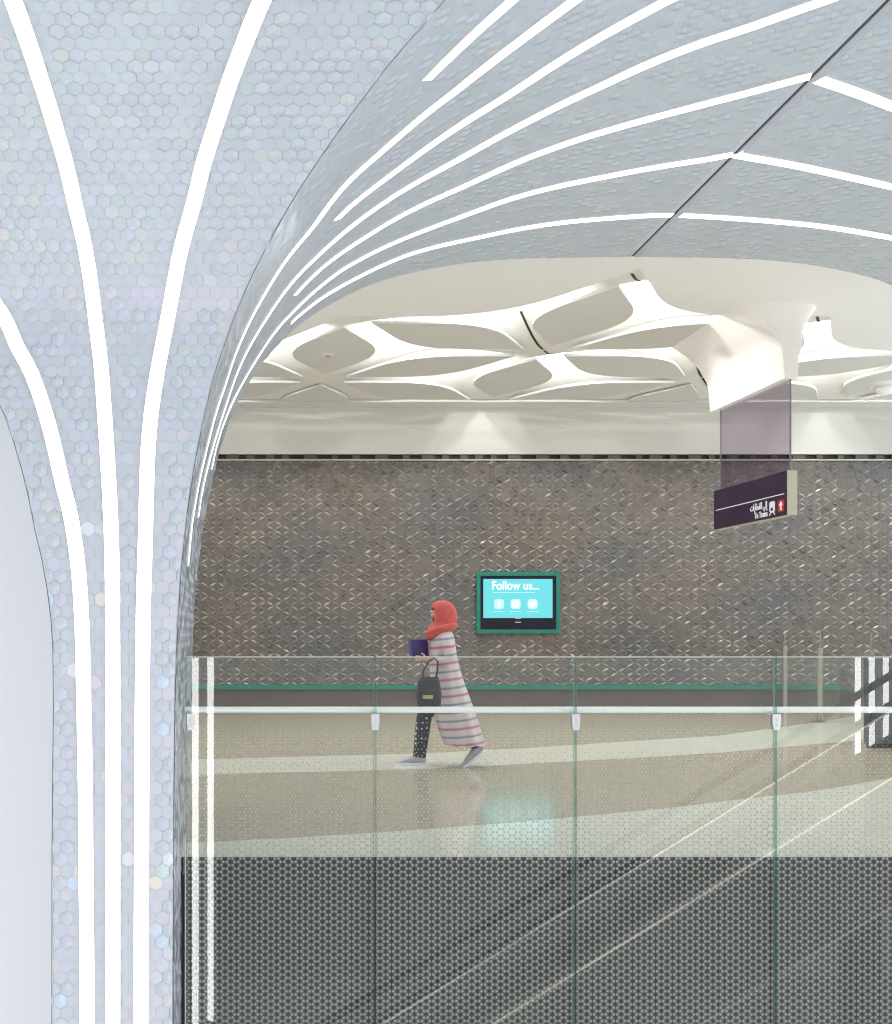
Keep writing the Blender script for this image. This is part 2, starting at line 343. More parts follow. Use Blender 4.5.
def surf(mapf, slist, lo, hi, n, name, thick=.05):
    mb = MB(); rows = []
    for s in slist:
        a, b = lo(s), hi(s)
        rows.append([mapf(a+(b-a)*j/n, s) for j in range(n+1)])
    for r in rows: mb.v += r
    w = n+1
    for i in range(len(rows)-1):
        for j in range(n):
            mb.f.append((i*w+j, i*w+j+1, (i+1)*w+j+1, (i+1)*w+j)); mb.m.append(0)
    return mb
def srange(a, b, d): n = max(1, int(round((b-a)/d))); return [a+(b-a)*i/n for i in range(n+1)]
JG = .012
sl = srange(.4, 5, .5)+srange(5.1, SA[-1]-.01, .06)
mbA = surf(mapA, sl, XL, XF, 24, 'front_face')
oA = vbuild(mbA, 'front_face', M['vault_base'], True)
sl = srange(.4, 5, .5)+srange(5.1, SC-JG, .06)
oB = vbuild(surf(mapB, sl, YF, lambda s: YR, 24, 'soffit'), 'soffit', M['vault_base'], True)
SEND = SC+3.35
sl = srange(SC+JG, SEND, .06)
oB2 = vbuild(surf(mapB, sl, YF, lambda s: YR, 24, 'soffit'), 'soffit', M['vault_base'], True)
for o, sgn in ((oA, 1), (oB, 1), (oB2, 1)):
    # thickness lies behind the tiled side
    me = o.data; bm = bmesh.new(); bm.from_mesh(me)
    bmesh.ops.recalc_face_normals(bm, faces=bm.faces)
    f0 = bm.faces[len(bm.faces)//2]
    want = Vector((0, -1, -.3)) if o is oA else (Vector((1, 0, -.2)) if o is oB else Vector((0, 0, -1)))
    if f0.normal.dot(want) < 0: bmesh.ops.reverse_faces(bm, faces=bm.faces)
    bm.to_mesh(me); bm.free()
    sd = o.modifiers.new('thick', 'SOLIDIFY'); sd.thickness = .05; sd.offset = -1
# dark ridge joint behind the gap, and thin seam along the groin and left edge
mb = MB(); n = 30
for i in range(n):
    y0, y1 = 3.0+(YR-3.0)*i/n, 3.0+(YR-3.0)*(i+1)/n
    mb.quad(mapB(y0, SC-.03, -.006), mapB(y1, SC-.03, -.006), mapB(y1, SC+.03, -.006), mapB(y0, SC+.03, -.006))
vbuild(mb, 'ridge_joint', M['joint'])
mb = MB(); pts = []
for s in srange(1, 5.2, .5)+srange(5.3, 10.95, .12):
    x, y, z = mapA(XF(s), s); pts.append((x+.002, y-.004, z))
mb.tube(pts, .0016, 6); vbuild(mb, 'corner_seam', M['joint'])
mb = MB(); pts = [mapA(XL(s), s, .0) for s in srange(1, 5.2, .5)+srange(5.3, 9.4, .15)]
mb.tube(pts, .0018, 6); vbuild(mb, 'corner_seam', M['joint'])
# side return at the left of the column, running back to the white wall
mb = MB(); ss = srange(.5, 5, .5)+srange(5.2, 9.8, .15)
for a, b in zip(ss[:-1], ss[1:]):
    p, q = mapA(XL(a)+.01, a), mapA(XL(b)+.01, b)
    mb.quad((p[0], p[1]+.02, p[2]), (q[0], q[1]+.02, q[2]), (q[0], 7.09, q[2]), (p[0], 7.09, p[2]))
o = vbuild(mb, 'side_return', M['vault_base'], True)

# light strips, all individual diffusers
def cr(pts, n=6):
    P = [Vector(p) for p in pts]; P = [P[0]*2-P[1]]+P+[P[-1]*2-P[-2]]; out = []
    for i in range(1, len(P)-2):
        for k in range(n):
            t = k/n; a, b, c, d = P[i-1], P[i], P[i+1], P[i+2]
            out.append(.5*((2*b)+(c-a)*t+(2*a-5*b+4*c-d)*t*t+(3*b-a-3*c+d)*t**3))
    out.append(P[-2]); return out
def relax(P, k):
    for _ in range(k):
        Q = [P[0]]
        for i in range(1, len(P)-1): Q.append((P[i-1]+P[i]*2+P[i+1])/4)
        Q.append(P[-1]); P = Q
    return P
STRIPS = []
def strip(pts, mapf, w, closed=True):
    P = relax(cr([Vector((a, b)) for a, b in pts]), 8)
    mb = MB(); rows = []
    for i, p in enumerate(P):
        t = (P[min(i+1, len(P)-1)]-P[max(i-1, 0)]).normalized(); nn = Vector((-t.y, t.x))
        a, b = p-nn*w/2, p+nn*w/2
        rows.append((mapf(a.x, a.y, 0.), mapf(b.x, b.y, 0.), mapf(b.x, b.y, .012), mapf(a.x, a.y, .012)))
    for r in rows: mb.v += list(r)
    for i in range(len(rows)-1):
        for j in range(4): mb.f.append((4*i+j, 4*i+(j+1) % 4, 4*i+4+(j+1) % 4, 4*i+4+j)); mb.m.append(0 if j == 2 else 1)
    mb.f.append((3, 2, 1, 0)); m = 4*(len(rows)-1); mb.f.append((m, m+1, m+2, m+3)); mb.m += [1, 1]
    vbuild(mb, 'light_strip', [M['led'], M['housing']])
    STRIPS.append((mapf is mapA, P, w))
WS = .075
for d in (D_A1, D_A2, D_A3):
    d = list(d); x, s = d[-1]; d += [(x, s-1), (x, s-2.5), (x, s-4.5)]
    strip(d, mapA, WS)
def mirrored(d, right):
    far = [(y, 2*12.586-s) for y, s in reversed(d) if 2*12.586-s > right[-1][1]+.3 and 2*12.586-s < 15.8]
    return list(right)+far
for d in (D_b0, D_ba, D_bb, D_bc, D_bd, D_be, D_bf, mirrored(D_bf, D_rf), mirrored(D_be, D_re), mirrored(D_bd, D_rd),
          [(y, 2*12.586-s) for y, s in reversed(D_bc) if 12.82 < 2*12.586-s < 15.8], [(y, 2*12.586-s) for y, s in reversed(D_ba) if s > 9.4]):
    d = [(y, (s if s < 12.58 else s)/SCALE_B) for y, s in d]
    if d[0][1] < SC and d[-1][1] > SC-.07: d[-1] = (d[-1][0], SC-.02)
    strip(d, mapB, WS)
# hexagonal tiles
def lerp3(a, b, t): return tuple(a[i]+(b[i]-a[i])*t for i in range(3))
def tiles(name, mapf, u0, u1, s0, s1, lo, hi, pitch, smax, face=0):
    vs, fs, cols = [], [], []
    r = pitch/math.sqrt(3)*.98; h0 = .004 if mapf is mapA else .002; tl = .010 if mapf is mapA else .005; row = 0; s = s0
    # centreline points of the strips, binned, so that no raised tile pokes through a diffuser
    bins = {}
    for q in STRIPS:
        if q[0] == (mapf is mapA):
            for a_, b_ in zip(q[1][:-1], q[1][1:]):
                m_ = max(1, int((b_-a_).length/.03))
                for i_ in range(m_):
                    p_ = a_+(b_-a_)*i_/m_
                    bins.setdefault((round(p_.x/.15), round(p_.y/.15)), []).append(Vector((p_.x, p_.y)))
    def near_strips(u_, s_):
        kx, ky = round(u_/.15), round(s_/.15)
        for i_ in (-1, 0, 1):
            for j_ in (-1, 0, 1):
                yield from bins.get((kx+i_, ky+j_), ())
    while s < s1:
        u = u0 + (pitch/2 if row % 2 else 0)
        a, b = lo(s), hi(s)
        if u < a-pitch: u += int((a-pitch-u)/pitch)*pitch
        while u < min(u1, b+pitch*.4):
            if u > a-pitch*.4:
                rnd = random.random()
                pyr = rnd < .42 and not any((q.x-u)**2+(q.y-s)**2 < .0065 for q in near_strips(u, s))
                tx, ty = random.gauss(0, tl), random.gauss(0, tl)
                hexp = []
                for k in range(6):
                    q = math.pi/3*k+math.pi/6
                    du, dv = r*math.cos(q), r*math.sin(q)
                    uu = min(max(u+du, lo(s+dv)+.003), hi(s+dv)-.003); vv = min(max(s+dv, s0), smax)
                    hexp.append((uu, vv, h0+(du*tx+dv*ty if not pyr else 0)))
                n = len(vs)
                vs += [mapf(*p) for p in hexp]
                cu = sum(p[0] for p in hexp)/6; cv = sum(p[1] for p in hexp)/6
                vs.append(mapf(cu+random.gauss(0, .003), cv+random.gauss(0, .003), h0+((random.uniform(.009, .016) if mapf is mapA else random.uniform(.003, .006)) if pyr else 0)))
                base = Vector((.53, .57, .635))
                c = random.random()
                if c < .05: base = base.lerp(Vector((.49, .60, .60)), .6)
                elif c < .13: base = base.lerp(Vector((.60, .61, .60)), .5)
                elif c < .32: base = base.lerp(Vector((.56, .585, .68)), .7)
                elif c > .94 and s < 8.0: base = Vector(random.choice(((.55, .68, .82), (.74, .72, .58), (.72, .60, .70), (.56, .73, .68), (.78, .80, .84)))).lerp(base, .3)  # some lower tiles tinted: iridescent glints put into the glaze colour
                base *= random.uniform(.975, 1.025)
                for k in range(6):
                    fs.append((n+k, n+(k+1) % 6, n+6)); cols.append(base)
            u += pitch
        s += pitch*.866; row += 1
    me = bpy.data.meshes.new(name); me.from_pydata(vs, [], fs); me.update()
    ca = me.color_attributes.new('tint', 'FLOAT_COLOR', 'CORNER')
    for p, c in zip(me.polygons, cols):
        for li in p.loop_indices: ca.data[li].color = (*c, 1)
    return me
PIT = .0702
for nm, mf, u0, u1, s0, s1, lo, hi, sm in (
        ('tile_cladding', mapA, -3.2, 1.3, 4.3, 10.95, lambda s: max(XL(s), -3.2), XF, 11.0),
        ('tile_cladding', mapB, 3.2, YR, 4.3, SC-.03, YF, lambda s: YR, SC-JG),
        ('tile_cladding', mapB, 3.2, YR, SC+.05, SEND-.05, YF, lambda s: YR, SEND)):
    me = tiles(nm, mf, u0, u1, s0, s1, lo, hi, PIT, sm)
    if nm and mf is mapB and s0 > SC:
        pass
    o = link(nm, me, M['vault_tile'], vault, False); o.location = vault_off
    o['label'] = 'small raised pearly hexagon tiles'
# spandrel wall above the arch and white wall on the left
mb = MB()
ss = [s for s in srange(SB[0]+4, SB[-1]-4, .08)]
ss = [s for s in ss if frame(PBF, SB, s)[0][1] > 0]
Yw0, Yw1 = YR+.0, YR+.12
for a, b in zip(ss[:-1], ss[1:]):
    p, q = frame(PBF, SB, a)[0], frame(PBF, SB, b)[0]
    if abs(q[0]-p[0]) < 1e-5: continue
    p = (p[0], p[1]+.06); q = (q[0], q[1]+.06)
    if p[0] < -.2 or q[0] > 2*XC+.2: continue
    for y in (Yw0, Yw1): mb.quad((p[0], y, p[1]), (q[0], y, q[1]), (q[0], y, 5.3), (p[0], y, 5.3))
mb.box(-5, -.28, Yw0, Yw1, 0, 5.3); mb.box(2*XC+.28, 13, Yw0, Yw1, 0, 5.3)
struct(mb.build('wall_front', M['plain']))
mb = MB(); mb.box(-5, -.32, 7.1, 7.25, -5.6, 5.3)
struct(mb.build('wall_left', M['white_wall']))

# ------------------------------------------------------------------ floors
YW = 18.94; YE = 6.62
ut = [(-6, 10.6), (-.286, 11.66), (2.16, 12.21), (3.42, 12.75), (6.43, 14.3), (8.94, 16.5), (9.97, 17.5), (11.2, 18.93)]
ub = [(-6, 9.5), (-.26, 10.42), (1.92, 10.84), (3.02, 11.25), (4.65, 11.9), (5.53, 12.3), (7.66, 13.55), (10, 15.4), (12.5, 17.6)]
lt = [(-6, 6.5), (-.17, 7.077), (.467, 7.24), (1.33, 7.525), (2.1, 7.832), (3.43, 8.46), (3.95, 8.77), (5.08, 9.39), (6.2, 10.2), (8.2, 11.9), (11, 14.6)]
mb = MB(); xs = srange(-5, 12.8, .2)
for x0, x1 in zip(xs[:-1], xs[1:]):
    def ys(x):
        ys0 = YE if x > -.31 else 8.6
        l, u1, u2 = [min(max(interp(t, x), ys0), YW) for t in (lt, ub, ut)]
        return [ys0, l, max(l, u1), max(l, u1, u2), YW]
    a, b = ys(x0 if x0 > -.31 or x1 <= -.31 else -.3), ys(x1)
    if x1 > -.31 >= x0: a = ys(-.3)
    if x1 <= -.31: a = ys(x0)
    xa = x0
    if x0 <= -.31 < x1:   # split the cell at the column's side
        c = ys(-.32); d0 = ys(x0)
        for k in range(4): mb.quad((x0, d0[k], 0), (-.31, c[k], 0), (-.31, c[k+1], 0), (x0, d0[k+1], 0), (1, 0, 1, 0)[k])
        xa = -.31; a = ys(-.30)
    for k in range(4):
        if a[k+1]-a[k] < 1e-4 and b[k+1]-b[k] < 1e-4: continue
        mb.quad((xa, a[k], 0), (x1, b[k], 0), (x1, b[k+1], 0), (xa, a[k+1], 0), (1, 0, 1, 0)[k])
struct(mb.build('floor', [M['beige'], M['pale']]))
mb = MB(); mb.box(-.235, 12.8, YE+.004, YE+.30, -1.6, -.004); mb.box(-5, 12.8, YE+.9, YW, -.4, -.02)
struct(mb.build('trim_1', M['fascia']))
mb = MB(); mb.box(-12, 14, -9, 9, -5.75, -5.6)
struct(mb.build('floor', M['floor2']))

# ------------------------------------------------------------------ back wall with relief tiles
WX0, WX1 = -1.6, 12.8
mb = MB(); mb.box(-5, 12.8, YW+.02, YW+.3, 0, 5.3)
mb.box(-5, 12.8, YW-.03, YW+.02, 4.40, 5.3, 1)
mb.box(-5, 12.8, YW-.05, YW+.02, 4.290, 4.312, 3)
x = -1.5
while x < 12.7:
    w = random.choice((.10, .14, .22, .12)); mb.box(x, x+w, YW-.03, YW+.01, 4.315, 4.385, 2); x += w+random.choice((.13, .2, .26))
mb.box(-5, 12.8, YW-.02, YW+.02, 0, .36, 4)
mb.box(-5, 12.8, YW-.0005, YW+.02, .36, 4.29, 5)
o = struct(mb.build('wall_back', [M['dark'], M['band'], M['slotcell'], M['cap'], M['skirt'], pbr('relief_backing', (.12, .11, .10), .4)]))
mb = MB(); mb.box(-1.6, 10.55, YW-.05, YW, .355, .435); struct(mb.build('trim_2', M['green']))
# relief: triangular lattice of folded leaf shapes
LL = .1627; HX = LL*math.sqrt(3)/2
vs, fs, cols = [], [], []
Z0, Z1 = .435, 4.29
rs = random.Random(5)
def patch(x, z):
    return .5+.5*math.sin(x*1.7+2*math.sin(z*1.3))*math.cos(z*2.1+x*.6)
def leaf(N0, S1, N1, S2, amp):
    cx, cz = (N0[0]+N1[0])/2, (N0[1]+N1[1])/2
    if not (WX0 < cx < WX1 and Z0-.02 < cz < Z1+.02): return
    def P(p, h): return (p[0], YW-.002-h, min(max(p[1], Z0), Z1))
    def mixp(a, b, t): return (a[0]+(b[0]-a[0])*t, a[1]+(b[1]-a[1])*t)
    cen = (cx, cz)
    kk = .46 if amp > .009 else .36
    M1, M2 = mixp(cen, S1, kk), mixp(cen, S2, kk)
    A0, A1 = mixp(N0, cen, .10), mixp(N1, cen, .10)
    o1, o2 = rs.uniform(0, .003), rs.uniform(0, .003)
    n = len(vs)
    vs.extend([P(N0, 0), P(S1, o1), P(N1, 0), P(S2, o2), P(M1, .001), P(M2, .001), P(mixp(cen, S1, rs.uniform(-.12, .12)), amp), P(A0, .0), P(A1, .0)])
    F = [(0, 7, 4, 1), (1, 4, 8, 2), (0, 3, 5, 7), (3, 2, 8, 5), (7, 6, 4), (6, 8, 4), (7, 5, 6), (6, 5, 8)]
    g = patch(cx, cz)
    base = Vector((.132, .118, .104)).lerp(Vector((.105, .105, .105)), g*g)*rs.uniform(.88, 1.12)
    lf = base*(rs.uniform(1.3, 3.2) if amp > .01 else rs.uniform(.8, 1.15))  # raised leaves coloured lighter: their sparkle is put into the tint
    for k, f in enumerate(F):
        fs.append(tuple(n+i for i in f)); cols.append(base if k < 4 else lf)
i0, i1 = int(WX0/HX)-1, int(WX1/HX)+2
for i in range(i0, i1):
    for j in range(int(Z0/LL)-2, int(Z1/LL)+3):
        x, z = i*HX, j*LL+(LL/2 if i % 2 else 0)
        up, rt, rd = (x+HX/3, z+LL/2), (x+2*HX/3, z), (x+HX/3, z-LL/2)
        lu = (x-HX/3, z+LL/2)
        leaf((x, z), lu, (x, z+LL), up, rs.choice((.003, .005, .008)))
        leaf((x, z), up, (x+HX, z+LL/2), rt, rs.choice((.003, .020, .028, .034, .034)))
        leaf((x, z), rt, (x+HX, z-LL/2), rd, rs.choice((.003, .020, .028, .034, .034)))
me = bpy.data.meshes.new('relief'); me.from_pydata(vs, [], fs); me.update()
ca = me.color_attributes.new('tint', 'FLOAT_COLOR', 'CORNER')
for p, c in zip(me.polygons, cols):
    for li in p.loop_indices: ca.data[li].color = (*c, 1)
bm = bmesh.new(); bm.from_mesh(me)
for f in bm.faces:
    if f.normal.y > 0: f.normal_flip()
bm.to_mesh(me); bm.free()
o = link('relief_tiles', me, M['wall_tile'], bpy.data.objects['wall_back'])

# ------------------------------------------------------------------ ceiling
ZC = 5.25; LC = 3.28; HC = 2.90
def Nn(i, j): return (4.40+HC*i, 15.2+LC*j+(LC/2 if i % 2 else 0))
BND = [(-6, 16.84), (-4.3, 16.84), (-2.37, 16.84), (-1.4, 15.2), (.533, 15.2), (1.5, 13.56), (3.433, 13.56), (4.4, 11.92), (5.367, 13.56), (7.3, 13.56), (8.267, 15.2), (10.2, 15.2), (11.17, 16.84), (14, 16.84)]
def yb(x): return interp(BND, x)
Sall = []
for i in range(-4, 5):
    for j in range(-3, 4):
        nx, ny = Nn(i, j)
        for sx, sy in ((HC/3, LC/2), (2*HC/3, 0)):
            p = (nx+sx, ny+sy)
            if 12.5 < p[1] < 17.6 and p[1] > yb(p[0])-.1 and -3 < p[0] < 12.5: Sall.append(p)
def hz(x, y):
    h = 0
    for sx, sy in Sall:
        d = math.hypot(x-sx, y-sy)
        if d < 1.75: t = 1-d/1.75; h = max(h, .42*t*t*(3-2*t))
    return ZC+h
xs = srange(-5, 12.8, .1); ysr = srange(YR+.1, YW, .1)
vs = [(x, y, hz(x, y)) for y in ysr for x in xs]; w = len(xs)
fs = [(j*w+i, (j+1)*w+i, (j+1)*w+i+1, j*w+i+1) for j in range(len(ysr)-1) for i in range(w-1)]
ceil = struct(mesh('ceiling', vs, fs, M['cove_ceiling'], None, True))
def lineoff(p, q, w):   # shift segment to its left by w
    dx, dy = q[0]-p[0], q[1]-p[1]; l = math.hypot(dx, dy); return ((p[0]-dy/l*w, p[1]+dx/l*w), (q[0]-dy/l*w, q[1]+dx/l*w))
def isect(a, b, c, d):
    r = (b[0]-a[0], b[1]-a[1]); s = (d[0]-c[0], d[1]-c[1]); k = r[0]*s[1]-r[1]*s[0]
    if abs(k) < 1e-9: return b
    t = ((c[0]-a[0])*s[1]-(c[1]-a[1])*s[0])/k
    return (a[0]+r[0]*t, a[1]+r[1]*t)
def bez(a, b, c, n=10): return [tuple((1-t)**2*a[k]+2*t*(1-t)*b[k]+t*t*c[k] for k in (0, 1)) for t in [i/n for i in range(n+1)]]
def mid(a, b, t): return (a[0]+(b[0]-a[0])*t, a[1]+(b[1]-a[1])*t)
def slab(name, pts, z0, z1, mat, parent):
    mb = MB(); n = len(pts)
    lo = [(p[0], p[1], z0) for p in pts]; hi = [(p[0], p[1], z1) for p in pts]
    area = sum(pts[i][0]*pts[(i+1) % n][1]-pts[(i+1) % n][0]*pts[i][1] for i in range(n))
    if area < 0: lo.reverse(); hi.reverse()
    mb.poly(list(reversed(lo))); mb.poly(hi)
    for i in range(n): mb.quad(lo[i], lo[(i+1) % n], hi[(i+1) % n], hi[i])
    return mb.build(name, mat, parent)
WR = .19
YT = 18.42
def rhomb(N0, S1, N1, S2):
    c = ((N0[0]+N1[0])/2, (N0[1]+N1[1])/2)
    if c[1] < yb(c[0])+.05 or c[0] < -2.6 or c[0] > 12.2 or c[1] > 18.6: return
    P = [N0, S1, N1, S2]
    ar = sum(P[i][0]*P[(i+1) % 4][1]-P[(i+1) % 4][0]*P[i][1] for i in range(4))
    if ar < 0: P = [N0, S2, N1, S1]
    E = [lineoff(P[i], P[(i+1) % 4], WR) for i in range(4)]
    Q = [isect(*E[i-1], *E[i]) for i in range(4)]
    pts = [Q[0]]+bez(mid(Q[0], Q[1], .52), Q[1], mid(Q[1], Q[2], .48))+[Q[2]]+bez(mid(Q[2], Q[3], .52), Q[3], mid(Q[3], Q[0], .48))
    if max(p[1] for p in pts) > YT:
        out = []
        for a, b in zip(pts, pts[1:]+pts[:1]):
            if a[1] <= YT: out.append(a)
            if (a[1] <= YT) != (b[1] <= YT): out.append(mid(a, b, (YT-a[1])/(b[1]-a[1])))
        pts = out
    if len(pts) < 3: return
    slab('ceiling_panel', pts, ZC-.045, ZC-.012, M['panel'], ceil)
for i in range(-4, 5):
    for j in range(-2, 3):
        x, y = Nn(i, j); a, b, c = (x+HC/3, y+LC/2), (x+2*HC/3, y), (x+HC/3, y-LC/2)
        rhomb((x, y), (x-HC/3, y+LC/2), (x, y+LC), a)
        rhomb((x, y), a, (x+HC, y+LC/2), b)
        rhomb((x, y), b, (x+HC, y-LC/2), c)
# plain front part of the ceiling, its edge following the ribs
E = [lineoff(p, q, -.13) for p, q in zip(BND[:-1], BND[1:])]
Q = [E[0][0]]+[isect(*E[k], *E[k+1]) for k in range(len(E)-1)]+[E[-1][1]]
edge = [Q[0]]
for k in range(1, len(Q)-1):
    a, b, c = BND[k-1], BND[k], BND[k+1]
    cross = (b[0]-a[0])*(c[1]-b[1])-(b[1]-a[1])*(c[0]-b[0])
    if cross < -1e-3: edge += bez(mid(Q[k], Q[k-1], .5), Q[k], mid(Q[k], Q[k+1], .5)) if False else bez(mid(Q[k], Q[k-1], .48), Q[k], mid(Q[k], Q[k+1], .48))
    else: edge.append(Q[k])
edge.append(Q[-1]); edge = [(x, y) for x, y in edge if -5.2 < x < 13]
mb = MB(); zt, zb = ZC-.012, ZC-.045
for a, b in zip(edge[:-1], edge[1:]):
    if b[0]-a[0] < 1e-4: continue
    mb.quad((a[0], YR+.12, zb), (a[0], a[1], zb), (b[0], b[1], zb), (b[0], YR+.12, zb))
    mb.quad((a[0], a[1], zb), (a[0], a[1], zt), (b[0], b[1], zt), (b[0], b[1], zb))
mb.build('plain_ceiling_panel', M['plain'], ceil)
mb = MB(); mb.box(-5, 12.8, 18.46, YW-.03, ZC-.05, ZC-.005); struct(mb.build('trim_3', M['panel']))
# dark joints along the slanted ribs
for nx, ny in ((4.4, 11.92), (4.4, 15.2), (7.3, 13.56), (7.3, 16.84), (1.5, 13.56)):
    for sg in (1, -1):
        if nx == 1.5 : continue
        if sg == -1 and ny in (11.92, 13.56): continue
        mb = MB(); P = []
        for t in (.02, .15, .3, .45, .6):
            x, y = nx+sg*HC/3*t, ny+sg*LC/2*t
            P.append((x, y, hz(x, y)-.008))
        for a, b in zip(P[:-1], P[1:]):
            q = Vector((b[1]-a[1], -(b[0]-a[0]), 0)).normalized()*.016
            a, b = Vector(a), Vector(b)
            mb.quad(tuple(a-q), tuple(a+q), tuple(b+q), tuple(b-q))
        mb.build('rib_joint', M['slit'], ceil)
# lamps in the star coves
for sx, sy in Sall:
    ld = bpy.data.lights.new('cove_lamp', 'POINT'); ld.energy = 70; ld.color = (1, .985, .96); ld.shadow_soft_size = .05
    lo = bpy.data.objects.new('cove_lamp', ld); lo.location = (sx, sy, ZC+.25); C.objects.link(lo)

# small round sprinkler in a ceiling panel and the white ceiling speaker
sm = empty('smoke_detector', (1.44, 15.3, ZC-.045), 'small round white detector on the grey ceiling panel nearest the tiled column', 'detector')
def disc(r0, r1, z0, z1, seg=20):
    mb = MB(); mb.tube([(0, 0, z0), (0, 0, z1)], [r0, r1], seg); return mb
disc(.05, .09, -.012, 0).build('base', M['funnel'], sm, False)
disc(.02, .045, -.045, -.012).build('sensor', M['cream'], sm, False)
cf = empty('ceiling_camera', (10.25, 17.1, ZC-.045), 'small white ceiling-mounted dome fixture near the right edge of the picture', 'ceiling fixture')
disc(.20, .24, -.04, 0).build('mounting_ring', M['funnel'], cf)
mb = MB(); mb.tube([(0, 0, -.04), (0, 0, -.10), (0, 0, -.15), (0, 0, -.18)], [.15, .14, .10, .03], 20); mb.build('dome', M['white_wall'], cf, True)

# ------------------------------------------------------------------ flared cowl and hanging sign
cw = MB(); prof = [(4.34, 0, 0, 0, 0), (4.40, .005, .0, .0, .0), (4.6, .02, .01, .0, .0), (4.75, .05, .05, .01, .01), (4.87, .13, .07, .01, .03), (4.98, .24, .13, .02, .05), (5.08, .36, .20, .04, .08), (5.16, .48, .27, .07, .12), (5.235, .60, .34, .10, .18)]
rows = []
for z, l, r, n_, f_ in prof:
    x0, x1, y0, y1 = 6.60-l, 6.76+r, 12.97-n_, 14.97+f_
    rad = min(.4*(l+r), .9*min(x1-x0, y1-y0)/2) if l > .05 else .012
    ring = []
    for cx_, cy_, a0 in ((x1-rad, y1-rad, 0), (x0+rad, y1-rad, 90), (x0+rad, y0+rad, 180), (x1-rad, y0+rad, 270)):
        for k in range(6):
            q = math.radians(a0+18*k); ring.append((cx_+rad*math.cos(q), cy_+rad*math.sin(q), z))
    rows.append(ring)
for r in rows: cw.v += r
for i in range(len(rows)-1):
    for j in range(24): cw.f.append((24*i+j, 24*i+(j+1) % 24, 24*(i+1)+(j+1) % 24, 24*(i+1)+j)); cw.m.append(0)
cw.f.append(tuple(reversed(range(24)))); cw.m.append(0)
cowl = tag(cw.build('ceiling_cowl', M['funnel'], None, True), 'white plaster cowl flaring down from the ceiling above the hanging purple sign', 'ceiling cowl')
cowl.modifiers.new('es', 'EDGE_SPLIT').split_angle = math.radians(50)

sign = empty('hanging_sign', (6.70, 13.97, 2.73), 'dark purple direction sign to the trains hanging from a tinted glass pane', 'sign')
def sl_(o): o.location = o.location - Vector((6.70, 13.97, 2.73)); return o
mb = MB(); mb.box(6.685, 6.70, 13.02, 14.85, 3.255, 4.36); sl_(mb.build('glass_pane', M['pane'], sign))
pem = pbr('grey_pane_edge', (.16, .15, .17), .3)
for y in (13.02, 14.85):
    mb = MB(); mb.box(6.684, 6.701, y-.006, y+.006, 3.26, 4.34); sl_(mb.build('pane_edge', pem, sign))
mb = MB(); mb.box(6.645, 6.765, 13.0, 14.94, 2.73, 3.26)
board = bevel(sl_(mb.build('sign_board', M['cream'], sign)), .004)
mb = MB(); mb.box(6.638, 6.645, 13.005, 14.935, 2.735, 3.258); fc = sl_(mb.build('sign_face', M['purple'], sign))
mb = MB(); mb.box(6.634, 6.638, 13.06, 14.87, 2.985, 2.995); o = mb.build('divider_line', M['white'], fc); 
mb = MB(); mb.box(6.634, 6.638, 13.05, 13.20, 2.785, 2.925); mb.build('red_square', M['red'], fc)
mb = MB()   # up arrow, face towards -x; local u runs to -y
def sp(u, z, x=6.630): return (x, 13.125-u, z)
def plate(mb, pts, x0, x1):
    a = [(x0, p[0], p[1]) for p in pts]; b = [(x1, p[0], p[1]) for p in pts]; n = len(pts)
    mb.poly(a); mb.poly(list(reversed(b)))
    for i in range(n): mb.quad(a[i], b[i], b[(i+1) % n], a[(i+1) % n])
plate(mb, [(13.125, 2.91), (13.08, 2.86), (13.11, 2.86), (13.11, 2.80), (13.14, 2.80), (13.14, 2.86), (13.17, 2.86)], 6.630, 6.634)
mb.build('arrow', M['white'], fc)
mb = MB()   # train front: body, window, lamps, feet
cy_ = 13.335
plate(mb, [(cy_-.05, 2.93), (cy_+.05, 2.93), (cy_+.062, 2.91), (cy_+.062, 2.82), (cy_+.04, 2.795), (cy_-.04, 2.795), (cy_-.062, 2.82), (cy_-.062, 2.91)], 6.630, 6.634)
for sg in (1, -1): plate(mb, [(cy_+sg*.03, 2.795), (cy_+sg*.045, 2.795), (cy_+sg*.075, 2.765), (cy_+sg*.055, 2.765)], 6.630, 6.634)
tr = mb.build('train_symbol', M['white'], fc)
mb = MB(); plate(mb, [(cy_-.02, 2.855), (cy_+.02, 2.855), (cy_+.03, 2.835), (cy_+.015, 2.815), (cy_-.015, 2.815), (cy_-.03, 2.835)], 6.627, 6.630)
mb.build('train_window', M['purple'], fc)
for c in fc.children: c.location = c.location+Vector((0, 0, 0))

def text(name, body, size, loc, rot, mat, parent, extr=.002, align='LEFT', width=None, height=None):
    cu = bpy.data.curves.new(name, 'FONT'); cu.body = body; cu.size = size; cu.extrude = extr; cu.align_x = align; cu.offset = size*.012
    t = bpy.data.objects.new(name, cu); C.objects.link(t)
    bpy.context.view_layer.update()
    me = bpy.data.meshes.new_from_object(t.evaluated_get(bpy.context.evaluated_depsgraph_get()))
    bpy.data.objects.remove(t)
    xs = [v.co.x for v in me.vertices]; zs = [v.co.y for v in me.vertices]
    if width and xs:
        k = width/(max(xs)-min(xs)); kk = (height/(max(zs)-min(zs))) if height else k
        x0 = min(xs) if align == 'LEFT' else max(xs) if align == 'RIGHT' else (max(xs)+min(xs))/2
        for v in me.vertices: v.co.x = (v.co.x-x0)*k; v.co.y *= kk
    me.materials.clear(); me.materials.append(mat)
    o = bpy.data.objects.new(name, me); C.objects.link(o)
    R = Matrix.Identity(4)
    o.matrix_world = Matrix.Translation(loc) @ rot
    o.parent = parent
    if parent: o.matrix_parent_inverse = Matrix.Identity(4)
    return o
